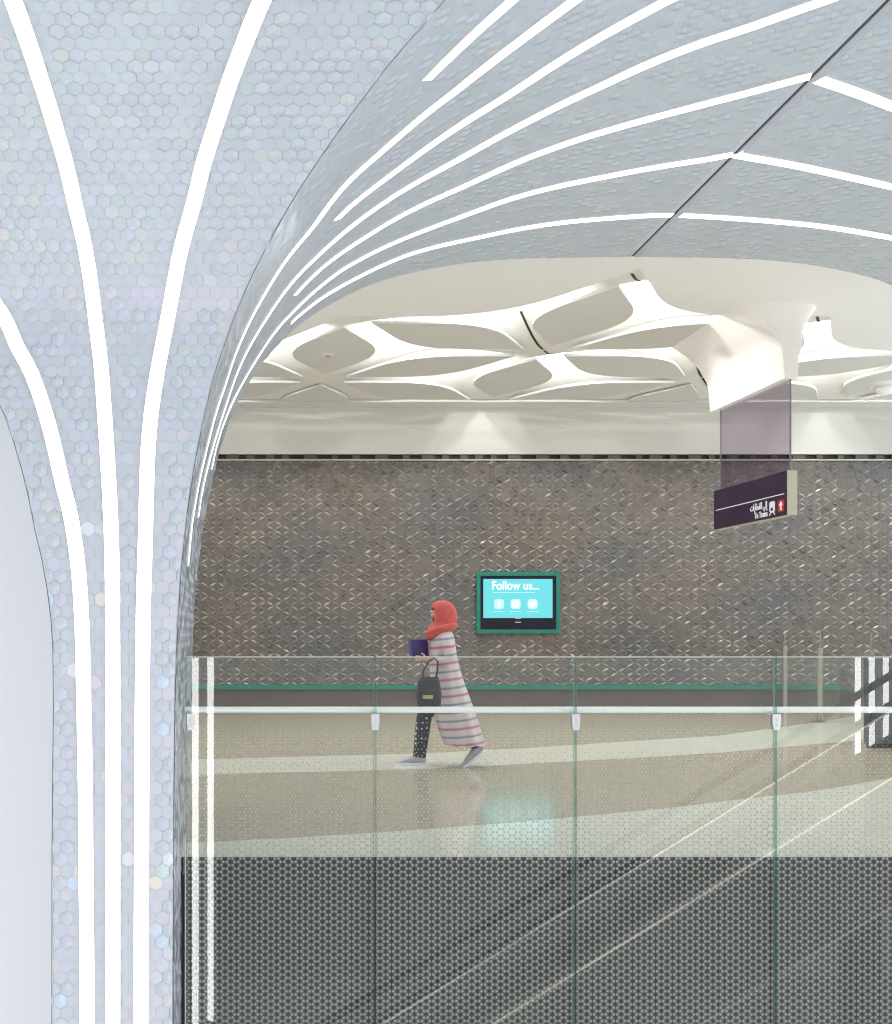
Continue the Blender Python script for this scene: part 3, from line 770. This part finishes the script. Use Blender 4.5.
ROTS = Matrix(((0, 0, -1, 0), (-1, 0, 0, 0), (0, 1, 0, 0), (0, 0, 0, 1)))   # x->-Y, y->Z, z->-X
text('english_lettering', 'To Trains', .09, (6.633, 13.45, 2.765), ROTS, M['white'], fc, align='RIGHT', width=.33, height=.075)
text('arabic_lettering', '\uFE95\uFE8D\uFEAD\uFE8E\uFEC4\uFED8\uFEDF\uFE8D \uFEF0\uFEDF\uFE87', .11, (6.633, 13.45, 2.87), ROTS, M['white'], fc, align='RIGHT', width=.44, height=.12)
# children of the sign face were built in world coordinates: bring them into the face's own frame
for c in fc.children: c.location = Vector(c.location)
fcw = Vector((6.70, 13.97, 2.73))

# ------------------------------------------------------------------ wall screen
scr = empty('wall_screen', (5.05, YW-.03, 1.326), 'flat screen with bright cyan picture in a green frame on the tiled wall', 'screen')
scr_o = Vector(scr.location)
def sb(mb, name, mat, parent=None, sm=False):
    o = mb.build(name, mat, parent or scr, sm)
    if parent is None: o.location = -scr_o
    return o
k = 18.88/1100
def WXp(px): return (px-225)*k
def WZp(py): return EYE+(631-py)*k
mb = MB(); x0, x1, z0, z1 = WXp(476.5), WXp(560), WZp(633.3), WZp(572)
t_ = .065
mb.box(x0, x1, YW-.07, YW+.0, z1-t_, z1); mb.box(x0, x1, YW-.07, YW+.0, z0, z0+t_)
mb.box(x0, x0+t_, YW-.07, YW+.0, z0+t_, z1-t_); mb.box(x1-t_, x1, YW-.07, YW+.0, z0+t_, z1-t_)
sb(mb, 'frame', M['green'])
mb = MB(); mb.box(x0+t_, x1-t_, YW-.06, YW+.0, z0+t_, z1-t_); bez_ = sb(mb, 'bezel', M['bezel'])
mb = MB(); a0, a1, c0, c1 = WXp(483.3), WXp(552.5), WZp(618), WZp(579); mb.box(a0, a1, YW-.064, YW-.06, c0, c1); dsp = sb(mb, 'display', M['screen'])
mb = MB(); mb.box(WXp(515), WXp(521), YW-.063, YW-.06, WZp(622.6), WZp(621.8)); mb.box(WXp(515), WXp(521), YW-.063, YW-.06, WZp(618.9), WZp(618.3)); mb.build('maker_mark', M['cap'], bez_)
ROTF = Matrix(((1, 0, 0, 0), (0, 0, -1, 0), (0, 1, 0, 0), (0, 0, 0, 1)))    # faces -Y
text('lettering', 'Follow us...', .2, (WXp(492), YW-.066, WZp(589.5)), ROTF, M['screen_txt'], dsp, width=WXp(539)-WXp(492), height=.15)
mb = MB(); mb.box(WXp(493), WXp(535), YW-.066, YW-.064, WZp(592.8), WZp(592.2)); mb.build('underline', M['screen_soft'], dsp)
def icon(cx, kind):
    cz = WZp(604); h = .085; y1 = YW-.064; y0 = y1-.004
    X = WXp(cx)
    def pl(pts, n, mat, d=0):
        mb = MB(); a = [(X+p[0], y0-d, cz+p[1]) for p in pts]; b = [(X+p[0], y1, cz+p[1]) for p in pts]
        mb.poly(a); mb.poly(list(reversed(b)))
        for i in range(len(pts)): mb.quad(a[i], a[(i+1) % len(pts)], b[(i+1) % len(pts)], b[i])
        return mb.build(n, mat, dsp)
    rr = [(h*1.0*math.copysign(abs(math.cos(q))**.5, math.cos(q)), h*math.copysign(abs(math.sin(q))**.5, math.sin(q))) for q in [2*math.pi*i/24 for i in range(24)]]
    pl(rr, 'icon_tile', M['screen_soft'])
    if kind == 'f':
        text('icon_letter', 'f', .17, (X-.025, y0-.003, cz-.06), ROTF, M['screen_txt'], dsp, width=.06, height=.13)
    elif kind == 'cam':
        for r0, r1, sq in ((.062, .048, .45), (.032, .02, 1.0)):
            mb = MB(); n = 24
            def rp(r, i):
                q = 2*math.pi*i/n
                return (X+r*math.copysign(abs(math.cos(q))**sq, math.cos(q)), y0-.002, cz+r*math.copysign(abs(math.sin(q))**sq, math.sin(q)))
            for i in range(n): mb.quad(rp(r0, i), rp(r0, i+1), rp(r1, i+1), rp(r1, i))
            mb.build('icon_outline', M['screen_txt'], dsp)
    else:
        pl([(-.07, .045), (-.035, .02), (-.005, .015), (0, .045), (.03, .06), (.055, .045), (.075, .045), (.06, .02), (.045, -.025), (.01, -.055), (-.04, -.055), (-.07, -.04), (-.035, -.035), (-.055, -.01), (-.045, -.008), (-.07, .015), (-.058, .015)], 'icon_bird', M['screen_txt'], .002)
    mb = MB(); mb.box(X-.09, X+.09, y0, y1, cz-.135, cz-.123); mb.build('icon_caption', M['screen_soft'], dsp)
icon(499, 'f'); icon(515.5, 'cam'); icon(532.5, 'bird')

# ------------------------------------------------------------------ glass balustrade
YG = 6.56; PX = [-.232, .894, 2.087, 3.280, 4.473, 5.666]
gl_lab = ['glass balustrade panel reaching the tiled column, leftmost of the row, with printed triangle dots',
          'second glass balustrade panel from the tiled column, standing in front of the walking woman',
          'third glass balustrade panel from the tiled column, standing below the wall screen',
          'glass balustrade panel below the purple sign, fourth from the tiled column',
          'glass balustrade panel past the right end of the row']
for k_ in range(4):
    x0, x1 = PX[k_]+(.006 if k_ else 0), PX[k_+1]-.006
    g = empty('glass_balustrade', ((x0+x1)/2, YG, -1.55), gl_lab[k_], 'glass balustrade', 'panels of the front glass balustrade')
    w = x1-x0
    def gb(mb, name, mat): return mb.build(name, mat, g)
    mb = MB(); mb.quad((-w/2, -.0125, 0), (w/2, -.0125, 0), (w/2, -.0125, 2.755), (-w/2, -.0125, 2.755)); 
    mb.quad((w/2, .0125, 0), (-w/2, .0125, 0), (-w/2, .0125, 2.755), (w/2, .0125, 2.755))
    o = gb(mb, 'glass_sheet', M['glass'])
    # pattern is measured from the floor level, so shift the mesh origin
    for v in o.data.vertices: v.co.z -= 1.55; v.co.x += (x0+x1)/2
    o.location = (-(x0+x1)/2, 0, 1.55)
    mb = MB(); mb.box(-w/2, w/2, -.0125, .0125, 2.752, 2.758); gb(mb, 'top_edge', M['glass_top'])
    for sx in (-1, 1):
        mb = MB(); mb.box(sx*w/2-.0015, sx*w/2+.0015, -.0115, .0115, 0, 2.752); gb(mb, 'side_edge', M['glass_edge'])
    if k_ < 4:
        mb = MB(); mb.box(w/2-.006, w/2+.018, .014, .05, 0, 1.47); gb(mb, 'joint_seal', M['dark'])
    if k_ == 0:
        mb = MB(); mb.box(-w/2-.028, -w/2-.008, -.0, .03, 0, 1.45); gb(mb, 'joint_seal', M['dark'])
        mb = MB(); mb.box(-w/2-.007, -w/2-.001, -.014, .0125, 0, 1.7); gb(mb, 'edge_channel', M['cap'])
rail = empty('handrail', (-.24, YG+.07, .885), 'long straight satin steel handrail running along the front glass balustrade', 'handrail')
mb = MB(); mb.tube([(0, 0, 0), (5.6, 0, 0)], [(.017, .019), (.017, .019)], 16); o = mb.build('rail_bar', M['rail'], rail, True); o.modifiers.new('es', 'EDGE_SPLIT').split_angle = 1
for x in PX[:5]:
    xx = x+.24 + (.03 if x < 0 else 0)
    mb = MB(); n = 0
    # tapered plate, arm and two bolts
    pts = [(-.024, -.02), (.024, -.02), (.024, -.07), (.018, -.115), (-.018, -.115), (-.024, -.07)]
    a = [(xx+p[0], -.093, p[1]) for p in pts]; b = [(xx+p[0], -.083, p[1]) for p in pts]
    mb.poly(a); mb.poly(list(reversed(b)))
    for i in range(6): mb.quad(a[i], a[(i+1) % 6], b[(i+1) % 6], b[i])
    a = [(xx+p[0], -.057, p[1]) for p in pts]; b = [(xx+p[0], -.05, p[1]) for p in pts]
    mb.poly(a); mb.poly(list(reversed(b)))
    for i in range(6): mb.quad(a[i], a[(i+1) % 6], b[(i+1) % 6], b[i])
    mb.box(xx-.012, xx+.012, -.05, -.004, -.03, -.014)
    br = mb.build('bracket', M['steel'], rail)
    for z in (-.055, -.085):
        mb = MB(); mb.tube([(xx, -.097, z), (xx, -.093, z)], .006, 10); mb.build('bolt', M['cap'], br)

# ------------------------------------------------------------------ far balustrade and cabinet
PP = [(9.53, 18.72), (8.87, 16.4), (8.28, 14.1)]
plab = ['slim grey balustrade post standing against the back wall', 'slim grey balustrade post on the floor to the right of the wall post', 'slim grey balustrade post standing right behind the charcoal cabinet']
for (x, y), lb in zip(PP, plab):
    e = empty('balustrade_post', (x, y, 0), lb, 'post', 'posts of the far balustrade')
    mb = MB(); mb.box(-.035, .035, -.02, .02, .01, 1.1); bevel(mb.build('post_bar', M['post'], e), .004)
    mb = MB(); mb.box(-.07, .07, -.05, .05, 0, .012); mb.build('base_plate', M['skirt'], e)
    mb = MB(); mb.box(-.006, .006, -.006, .006, 1.1, 1.34); mb.build('finial_rod', M['post'], e)
for (a, b), lb in zip(((PP[0], PP[1]), (PP[1], PP[2])), ('dotted glass pane between the wall post and the next slim post', 'dotted glass pane running forward behind the charcoal cabinet')):
    d = Vector((b[0]-a[0], b[1]-a[1], 0)); ln = d.length; 
    mb = MB(); mb.quad((.06, -.006, .0), (ln-.06, -.006, .0), (ln-.06, -.006, 1.05), (.06, -.006, 1.05)); mb.quad((ln-.06, .006, .0), (.06, .006, .0), (.06, .006, 1.05), (ln-.06, .006, 1.05))
    o = tag(mb.build('glass_balustrade', M['glass_far']), lb, 'glass pane', 'panes of the far balustrade')
    o.location = (a[0], a[1], 0); o.rotation_euler = (0, 0, math.atan2(d.y, d.x))
cab = empty('floor_cabinet', (8.4, 12.86, 0), 'charcoal grey metal cabinet standing on the floor behind the right glass panel', 'cabinet')
mb = MB(); mb.box(-.90, 1.6, -.06, .06, .04, 1.04); bevel(mb.build('body', M['cabinet'], cab), .006)
mb = MB()
for x in (-.88, .3): mb.box(x, x+1.15, -.068, -.061, .06, 1.02)
mb.build('door_panel', M['cabinet'], cab)
mb = MB(); mb.box(-.87, 1.57, -.05, .05, 0, .04); mb.build('plinth', M['dark'], cab)
mb = MB(); mb.box(-.90, 1.6, -.062, -.06, .72, .724); mb.build('shelf_line', M['post'], cab)

# ------------------------------------------------------------------ what the glass mirrors: escalator and two columns on the camera's side
def slope(x): return -.29+(x-8.24)*.6155
esc = empty('escalator', (5.0, -2.4, -3.0), 'escalator with lit handrail mirrored as slanting lines in the front glass', 'escalator')
eo = -Vector(esc.location)
def eb(mb, n, m): o = mb.build(n, m, esc); o.location = eo; return o
def para(mb, x0, x1, y0, y1, za, zb, k=0):
    v = []
    for x in (x0, x1):
        for y in (y0, y1):
            for z in (za, zb): v.append((x, y, slope(x)+z))
    n = len(mb.v); mb.v += v
    for f in ((0, 1, 3, 2), (4, 6, 7, 5), (0, 4, 5, 1), (2, 3, 7, 6), (0, 2, 6, 4), (1, 5, 7, 3)): mb.f.append(tuple(n+i for i in f)); mb.m.append(k)
for y in (-2.0, -3.0):
    mb = MB(); para(mb, .5, 11, y-.04, y+.04, .03, .13); eb(mb, 'handrail_belt', pbr('grey_rubber_belt', (.30, .30, .29), .6))
    if y > -2.5:
        mb = MB(); para(mb, .5, 11, y-.015, y+.02, -.01, .014); eb(mb, 'handrail_light', emis('escalator_led', (1, .97, .9), 6.0))
    mb = MB(); para(mb, .5, 11, y-.02, y+.02, -1.6, -.78); eb(mb, 'skirt_panel', M['esc_steel'])
    if y < -2.5: continue
    mb = MB(); para(mb, .5, 11, y+.021, y+.04, -.93, -.905); eb(mb, 'skirt_light', emis('skirt_led', (1, .97, .9), 6.0))
    mb = MB(); para(mb, .5, 11, y+.021, y+.04, -2.68, -2.66); eb(mb, 'lower_light', emis('lower_led', (1, .97, .9), 2.5))
mb = MB(); x = .7
while x < 11:
    z = slope(x)-1.0; mb.box(x, x+.33, -2.95, -2.05, z-.2, z); x += .33
eb(mb, 'step', M['esc_steel'])
mb = MB(); para(mb, .5, 11, -2.98, -2.03, -2.7, -1.5); eb(mb, 'truss', M['esc_steel'])
for X0, Y0, dx, z0, zt, lb in ((-.37, -.62, (0, .19), -3.5, 4.2, 'pearly tiled column with lit strips mirrored at the left end of the front glass'),
                           (9.61, -3.6, (0, .213, .426), -1.5, 3.6, 'pearly tiled column with three lit strips mirrored at the right end of the front glass')):
    e = empty('tiled_column', (X0, Y0, -5.6), lb, 'column')
    mb = MB(); n = 8; wd = dx[-1]+.25; 
    mb.tube([(wd/2-.14, -.25, 0), (wd/2-.14, -.25, 6.5), (wd/2-.14, -.25, 8.5), (wd/2-.14, -.25, 9.4)], [(.22, wd/2), (.22, wd/2), (.3, wd/2*1.5), (.6, wd)], 8)
    mb.build('shaft', M['vault_base'], e)
    for d in dx:
        mb = MB(); mb.box(d-.04, d+.04, -.02, .0, z0+5.6 if (d or X0 > 5) else 1.0, zt+5.6); mb.build('light_strip', M['led_far'], e)

# ------------------------------------------------------------------ the woman
PXY = (2.135, 11.08)
per = empty('person', (*PXY, 0), 'person walking left in a coral headscarf, long striped coat and dotted navy trousers', 'person')
def skinmesh(name, verts, edges, radii, mat, parent, sub=2, root=0):
    me = bpy.data.meshes.new(name); me.from_pydata(verts, edges, []); me.update()
    o = bpy.data.objects.new(name, me); C.objects.link(o)
    sk = o.modifiers.new('skin', 'SKIN'); sk.branch_smoothing = .4
    for v, r in zip(me.skin_vertices[0].data, radii):
        v.radius = r if isinstance(r, tuple) else (r, r)
    me.skin_vertices[0].data[root].use_root = True
    sb_ = o.modifiers.new('sub', 'SUBSURF'); sb_.levels = sub; sb_.render_levels = sub
    bpy.context.view_layer.update()
    m2 = bpy.data.meshes.new_from_object(o.evaluated_get(bpy.context.evaluated_depsgraph_get()))
    bpy.data.objects.remove(o)
    m2.name = name; m2.materials.clear(); m2.materials.append(mat)
    return link(name, m2, mat, parent, True)
V = []; E_ = []; R_ = []
def add(p, r, par=None):
    V.append(p); R_.append(r); i = len(V)-1
    if par is not None: E_.append((par, i))
    return i
pel = add((.06, 0, .86), (.13, .10))
wa = add((.055, 0, 1.02), (.11, .085), pel); ch = add((.045, 0, 1.2), (.115, .09), wa); nk0 = add((.05, 0, 1.37), (.06, .06), ch)
nk = add((.035, 0, 1.42), (.05, .05), nk0); h1 = add((.03, 0, 1.475), (.075, .07), nk); h2 = add((.04, 0, 1.545), (.098, .08), h1); h3 = add((.045, 0, 1.61), (.08, .065), h2)
nose = add((-.062, 0, 1.515), (.016, .014), h2)
for sy, KN, AN, TO in ((1, (-.12, .09, .47), (-.175, .09, .09), (-.31, .09, .04)), (-1, (.17, -.08, .45), (.40, -.08, .19), (.345, -.08, .06))):
    hp = add((.055, sy*.09, .80), (.095, .09), pel); kn = add(KN, (.06, .058), hp)
    cf_ = add(tuple(KN[i]+(AN[i]-KN[i])*.35+(.02 if i == 0 else 0) for i in range(3)), (.052, .05), kn)
    an = add(AN, (.03, .028), cf_); add(TO, (.022, .016), an)
hands = []
for sy, EL, WR_ in ((1, (.11, .20, 1.06), (-.13, .13, 1.115)), (-1, (.09, -.215, 1.06), (-.11, -.185, 1.085))):
    sh = add((.05, sy*.14, 1.31), (.045, .045), ch); el = add(EL, (.04, .038), sh); wr = add(WR_, (.026, .022), el)
    pm = add((WR_[0]-.055, WR_[1]-sy*.025, WR_[2]+.005), (.03, .014), wr)
    for k in range(4):
        ln = (.030, .036, .033, .026)[k]
        f0 = add((pm and WR_[0]-.085, WR_[1]-sy*.03+sy*0, WR_[2]-.02+.014*k), .0085, pm)
        f1 = add((WR_[0]-.085-ln, WR_[1]-sy*.045, WR_[2]-.018+.014*k), .0078, f0)
        f2 = add((WR_[0]-.085-ln-.012, WR_[1]-sy*.07, WR_[2]-.018+.014*k), .0065, f1)
    t0 = add((WR_[0]-.045, WR_[1]-sy*.03, WR_[2]+.035), .010, pm); add((WR_[0]-.075, WR_[1]-sy*.045, WR_[2]+.055), .008, t0)
body = skinmesh('body', V, E_, R_, M['skin'], per)
for sy in (1, -1):
    mb = MB(); mb.tube([(-.062, sy*.032, 1.545), (-.052, sy*.032, 1.545)], [.004, .011], 8); mb.build('eye', M['eye'], body)
mb = MB(); mb.tube([(-.058, -.02, 1.478), (-.064, 0, 1.478), (-.058, .02, 1.478)], [.003, .006, .003], 8); mb.build('lips', pbr('lips', (.45, .14, .13), .5), body)
# lofted clothing: rows of (z, xfront, xback, half width)
def loft(rows, mat, name, seg=28, fold=0., nf=9, parent=per, sq=1.0, capt=False, solid=.006):
    mb = MB()
    for k, (z, xf, xb, hw) in enumerate(rows):
        cx, rx = (xf+xb)/2, (xb-xf)/2
        amp = fold*k/(len(rows)-1)
        for j in range(seg):
            q = 2*math.pi*j/seg; f = 1+amp*math.sin(nf*q+.6*k)
            mb.v.append((cx+rx*math.cos(q)*f, hw*math.sin(q)*f, z+(0 if k < len(rows)-1 else .01*math.sin(nf*q))))
    for i in range(len(rows)-1):
        for j in range(seg): mb.f.append((i*seg+j, (i+1)*seg+j, (i+1)*seg+(j+1) % seg, i*seg+(j+1) % seg)); mb.m.append(0)
    return mb
coat = loft([(1.385, -.0, .115, .07), (1.36, -.03, .14, .12), (1.32, -.05, .165, .175), (1.25, -.075, .18, .19), (1.15, -.085, .19, .185), (1.05, -.08, .205, .18), (.95, -.07, .235, .19), (.85, -.06, .265, .20), (.75, -.045, .30, .21), (.6, -.03, .36, .23), (.45, .0, .41, .24), (.32, .04, .45, .25), (.22, .075, .485, .25)], M['coat'], 'coat', 40, .05)
for sy, P in ((1, [(.05, .15, 1.33), (.085, .19, 1.2), (.11, .20, 1.07), (.02, .17, 1.075), (-.10, .138, 1.105)]), (-1, [(.05, -.15, 1.33), (.075, -.2, 1.2), (.09, -.215, 1.06), (.0, -.205, 1.065), (-.085, -.19, 1.08)])):
    coat.tube(cr_(P) if False else P, [.062, .062, .06, .052, .046], 14)
co = coat.build('coat', M['coat'], per, True)
sd = co.modifiers.new('s', 'SUBSURF'); sd.levels = 1; sd.render_levels = 1
# trousers
mb = MB()
mb.tube([(.055, 0, .98), (.055, 0, .86), (.05, 0, .76)], [(.13, .11), (.14, .115), (.13, .11)], 20)
mb.tube([(.05, .085, .84), (-.03, .088, .66), (-.115, .09, .48), (-.135, .09, .3), (-.16, .09, .085)], [.088, .085, .078, .073, .066], 16)
mb.tube([(.055, -.085, .84), (.11, -.083, .66), (.165, -.08, .47), (.27, -.08, .34), (.385, -.08, .215)], [.088, .085, .078, .07, .06], 16)
tw = mb.build('trousers', M['trousers'], per, True)
# headscarf: hood with face opening, wrapped neck drape
mb = MB(); seg = 28
def hood(rows, opening):
    n0 = len(mb.v)
    for z, cx, rx, ry in rows:
        for j in range(seg):
            q = 2*math.pi*j/seg
            mb.v.append((cx+rx*math.cos(q), ry*math.sin(q), z))
    for i in range(len(rows)-1):
        for j in range(seg):
            zc = (rows[i][0]+rows[i+1][0])/2; q = 2*math.pi*(j+.5)/seg
            if opening and 1.455 < zc < 1.585 and abs(q-math.pi) < .62: continue
            mb.f.append((n0+i*seg+j, n0+(i+1)*seg+j, n0+(i+1)*seg+(j+1) % seg, n0+i*seg+(j+1) % seg)); mb.m.append(0)
    mb.f.append(tuple(n0+j for j in range(seg))); mb.m.append(0)
hood([(1.668, .058, .03, .025), (1.655, .058, .075, .06), (1.63, .056, .105, .085), (1.59, .06, .125, .10), (1.54, .066, .137, .108), (1.49, .072, .137, .11), (1.455, .072, .13, .108), (1.42, .062, .125, .108), (1.385, .04, .13, .13), (1.35, .02, .125, .15), (1.315, -.01, .105, .13), (1.28, -.03, .075, .09), (1.262, -.035, .03, .05)], True)
hs = mb.build('headscarf', M['scarf'], per, True)
m_ = hs.modifiers.new('s', 'SOLIDIFY'); m_.thickness = .008; m_ = hs.modifiers.new('ss', 'SUBSURF'); m_.levels = 1; m_.render_levels = 1
mb = MB()
mb.tube([(-.05, .09, 1.40), (.04, .13, 1.385), (.13, .10, 1.40), (.17, 0, 1.42), (.13, -.10, 1.41), (.04, -.13, 1.385), (-.06, -.09, 1.36), (-.09, 0, 1.33)], [.03, .036, .038, .04, .038, .036, .034, .03], 12)
mb.build('scarf_fold', M['scarf'], hs, True)
# shoes: loft along the foot
def shoe(origin, ang, name='shoe'):
    prof = [(.045, .03, .05, .095), (.03, .038, .05, .10), (-.02, .042, .03, .10), (-.08, .044, .02, .088), (-.14, .047, .01, .072), (-.20, .045, .01, .05), (-.235, .034, .01, .042), (-.255, .015, .012, .03)]
    sh_ = MB(); sg = 14
    for x, hw, _, top in prof:
        for j in range(sg):
            q = 2*math.pi*j/sg; c, s_ = math.cos(q), math.sin(q)
            sh_.v.append((x, hw*math.copysign(abs(c)**.7, c), .022+(top-.022)*(.5+.5*s_) ))
    for i in range(len(prof)-1):
        for j in range(sg): sh_.f.append((i*sg+j, i*sg+(j+1) % sg, (i+1)*sg+(j+1) % sg, (i+1)*sg+j)); sh_.m.append(0)
    sh_.f.append(tuple(range(sg))); sh_.f.append(tuple(reversed(range((len(prof)-1)*sg, len(prof)*sg)))); sh_.m += [0, 0]
    o = sh_.build(name, M['shoe'], per, True); o.location = origin; o.rotation_euler = (0, ang, 0)
    so = MB(); n = 20; pts = []
    for i in range(n):
        q = 2*math.pi*i/n; x = -.105+.158*math.cos(q); pts.append((x, .048*math.copysign(abs(math.sin(q))**.75, math.sin(q))))
    a = [(p[0], p[1], 0) for p in pts]; b = [(p[0], p[1], .026) for p in pts]
    so.poly(list(reversed(a))); so.poly(b)
    for i in range(n): so.quad(a[i], a[(i+1) % n], b[(i+1) % n], b[i])
    so.build('sole', M['sole'], o)
    lc = MB()
    for k2 in range(4): x = -.05-.03*k2; z = .088-.011*k2; lc.tube([(x, -.025, z-.006), (x, 0, z), (x, .025, z-.006)], .0035, 6)
    lc.build('laces', M['sole'], o)
    return o
shoe((-.145, .09, 0), 0)
shoe((.43, -.08, .135), math.radians(-40))
# folder and handbag
fo = empty('folder', (PXY[0]-.16, PXY[1]-.02, 1.105), 'purple folder held against the chest of the walking woman', 'folder')
mb = MB(); mb.box(-.02, .012, -.115, .075, .008, .155); f1 = mb.build('papers', M['sole'], fo)
mb = MB(); mb.box(-.028, -.02, -.125, .08, 0, .17); mb.box(.012, .02, -.125, .08, 0, .17); mb.box(-.028, .02, -.13, -.117, 0, .17); bevel(mb.build('cover', M['folder'], fo), .003)
fo.rotation_euler = (0, math.radians(-8), math.radians(-62))
bag = empty('handbag', (PXY[0]-.14, PXY[1]-.31, .60), 'black handbag with a gold label hanging from the arm of the walking woman', 'handbag')
mb = MB(); pr = [(.0, .10, .045), (.02, .115, .055), (.14, .125, .055), (.25, .11, .035), (.31, .095, .018)]
for z, hx, hy in pr:
    for j in range(24):
        q = 2*math.pi*j/24; mb.v.append((hx*math.copysign(abs(math.cos(q))**.45, math.cos(q)), hy*math.copysign(abs(math.sin(q))**.6, math.sin(q)), z))
for i in range(4):
    for j in range(24): mb.f.append((24*i+j, 24*i+(j+1) % 24, 24*i+24+(j+1) % 24, 24*i+24+j)); mb.m.append(0)
mb.f.append(tuple(reversed(range(24)))); mb.f.append(tuple(range(96, 120))); mb.m += [0, 0]
mb.build('bag_body', M['bag'], bag, True)
for y in (-.012, .012):
    mb = MB(); mb.tube([(-.06, y, .30), (-.05, y, .38), (.0, y, .46), (.05, y*.6, .50), (.09, y, .46), (.085, y, .38), (.07, y, .30)], .007, 8); mb.build('strap', M['bag'], bag, True)
mb = MB(); mb.box(-.07, .03, -.063, -.056, .10, .135); o = mb.build('label_plate', M['gold'], bag)

# ------------------------------------------------------------------ camera, world, lights
cam = bpy.data.cameras.new('camera'); co_ = bpy.data.objects.new('camera', cam); C.objects.link(co_)
co_.location = (0, 0, EYE); co_.rotation_euler = (math.pi/2, 0, 0)
cam.sensor_fit = 'HORIZONTAL'; cam.sensor_width = 36; cam.lens = 36*1100/892
cam.shift_x = 221/892; cam.shift_y = 119/892; cam.clip_end = 200
bpy.context.scene.camera = co_
w = bpy.data.worlds.new('world'); bpy.context.scene.world = w; w.use_nodes = True
bgn = w.node_tree.nodes['Background']; bgn.inputs[0].default_value = (.93, .96, 1, 1); bgn.inputs[1].default_value = 1.0
# the rest of the station around the void: brighter to the right, dimmer behind the camera
wn = w.node_tree; wt = wn.nodes.new('ShaderNodeTexCoord'); ws = wn.nodes.new('ShaderNodeSeparateXYZ'); wn.links.new(wt.outputs['Generated'], ws.inputs[0])
wv = mth(wn, 'ADD', mth(wn, 'MULTIPLY_ADD', ws.outputs[1], .60, 1.40), mth(wn, 'MULTIPLY', mth(wn, 'MAXIMUM', ws.outputs[0], 0.0), 1.0))
wn.links.new(wv, bgn.inputs[1])
sc = bpy.context.scene
# added spots without fixtures below the ceiling, brightening the hall
for x, y in ((1.0, 11.5), (4.4, 10.2), (7.6, 11.2), (2.9, 14.4), (5.9, 14.4), (9.4, 13.5), (11.5, 11.0), (-1.5, 13.0)):
    ld = bpy.data.lights.new('added_hall_spot', 'SPOT'); ld.energy = 220; ld.spot_size = math.radians(140); ld.spot_blend = .8; ld.shadow_soft_size = .06; ld.color = (1, .965, .91)
    lo = bpy.data.objects.new('added_hall_spot', ld); lo.location = (x, y, ZC-.06); C.objects.link(lo)
# added spots without fixtures, grazing the relief wall to bring out its leaves
for k in range(11):
    ld = bpy.data.lights.new('added_wall_spot', 'SPOT'); ld.energy = 90; ld.spot_size = math.radians(104); ld.spot_blend = .35; ld.shadow_soft_size = .03; ld.color = (1, .97, .93)
    lo = bpy.data.objects.new('added_wall_spot', ld); lo.location = (-.7+1.3*k, 17.75, ZC-.06); C.objects.link(lo)
vs_ = sc.view_settings; sc.display_settings.display_device = 'sRGB'
vs_.view_transform = 'Standard'; vs_.look = 'None'; vs_.exposure = 0.0; vs_.gamma = 1.0; vs_.use_curve_mapping = False
sc.cycles.max_bounces = 10; sc.cycles.transparent_max_bounces = 16; sc.cycles.sample_clamp_indirect = 4
sc.cycles.use_denoising = True; sc.cycles.filter_width = 1.15
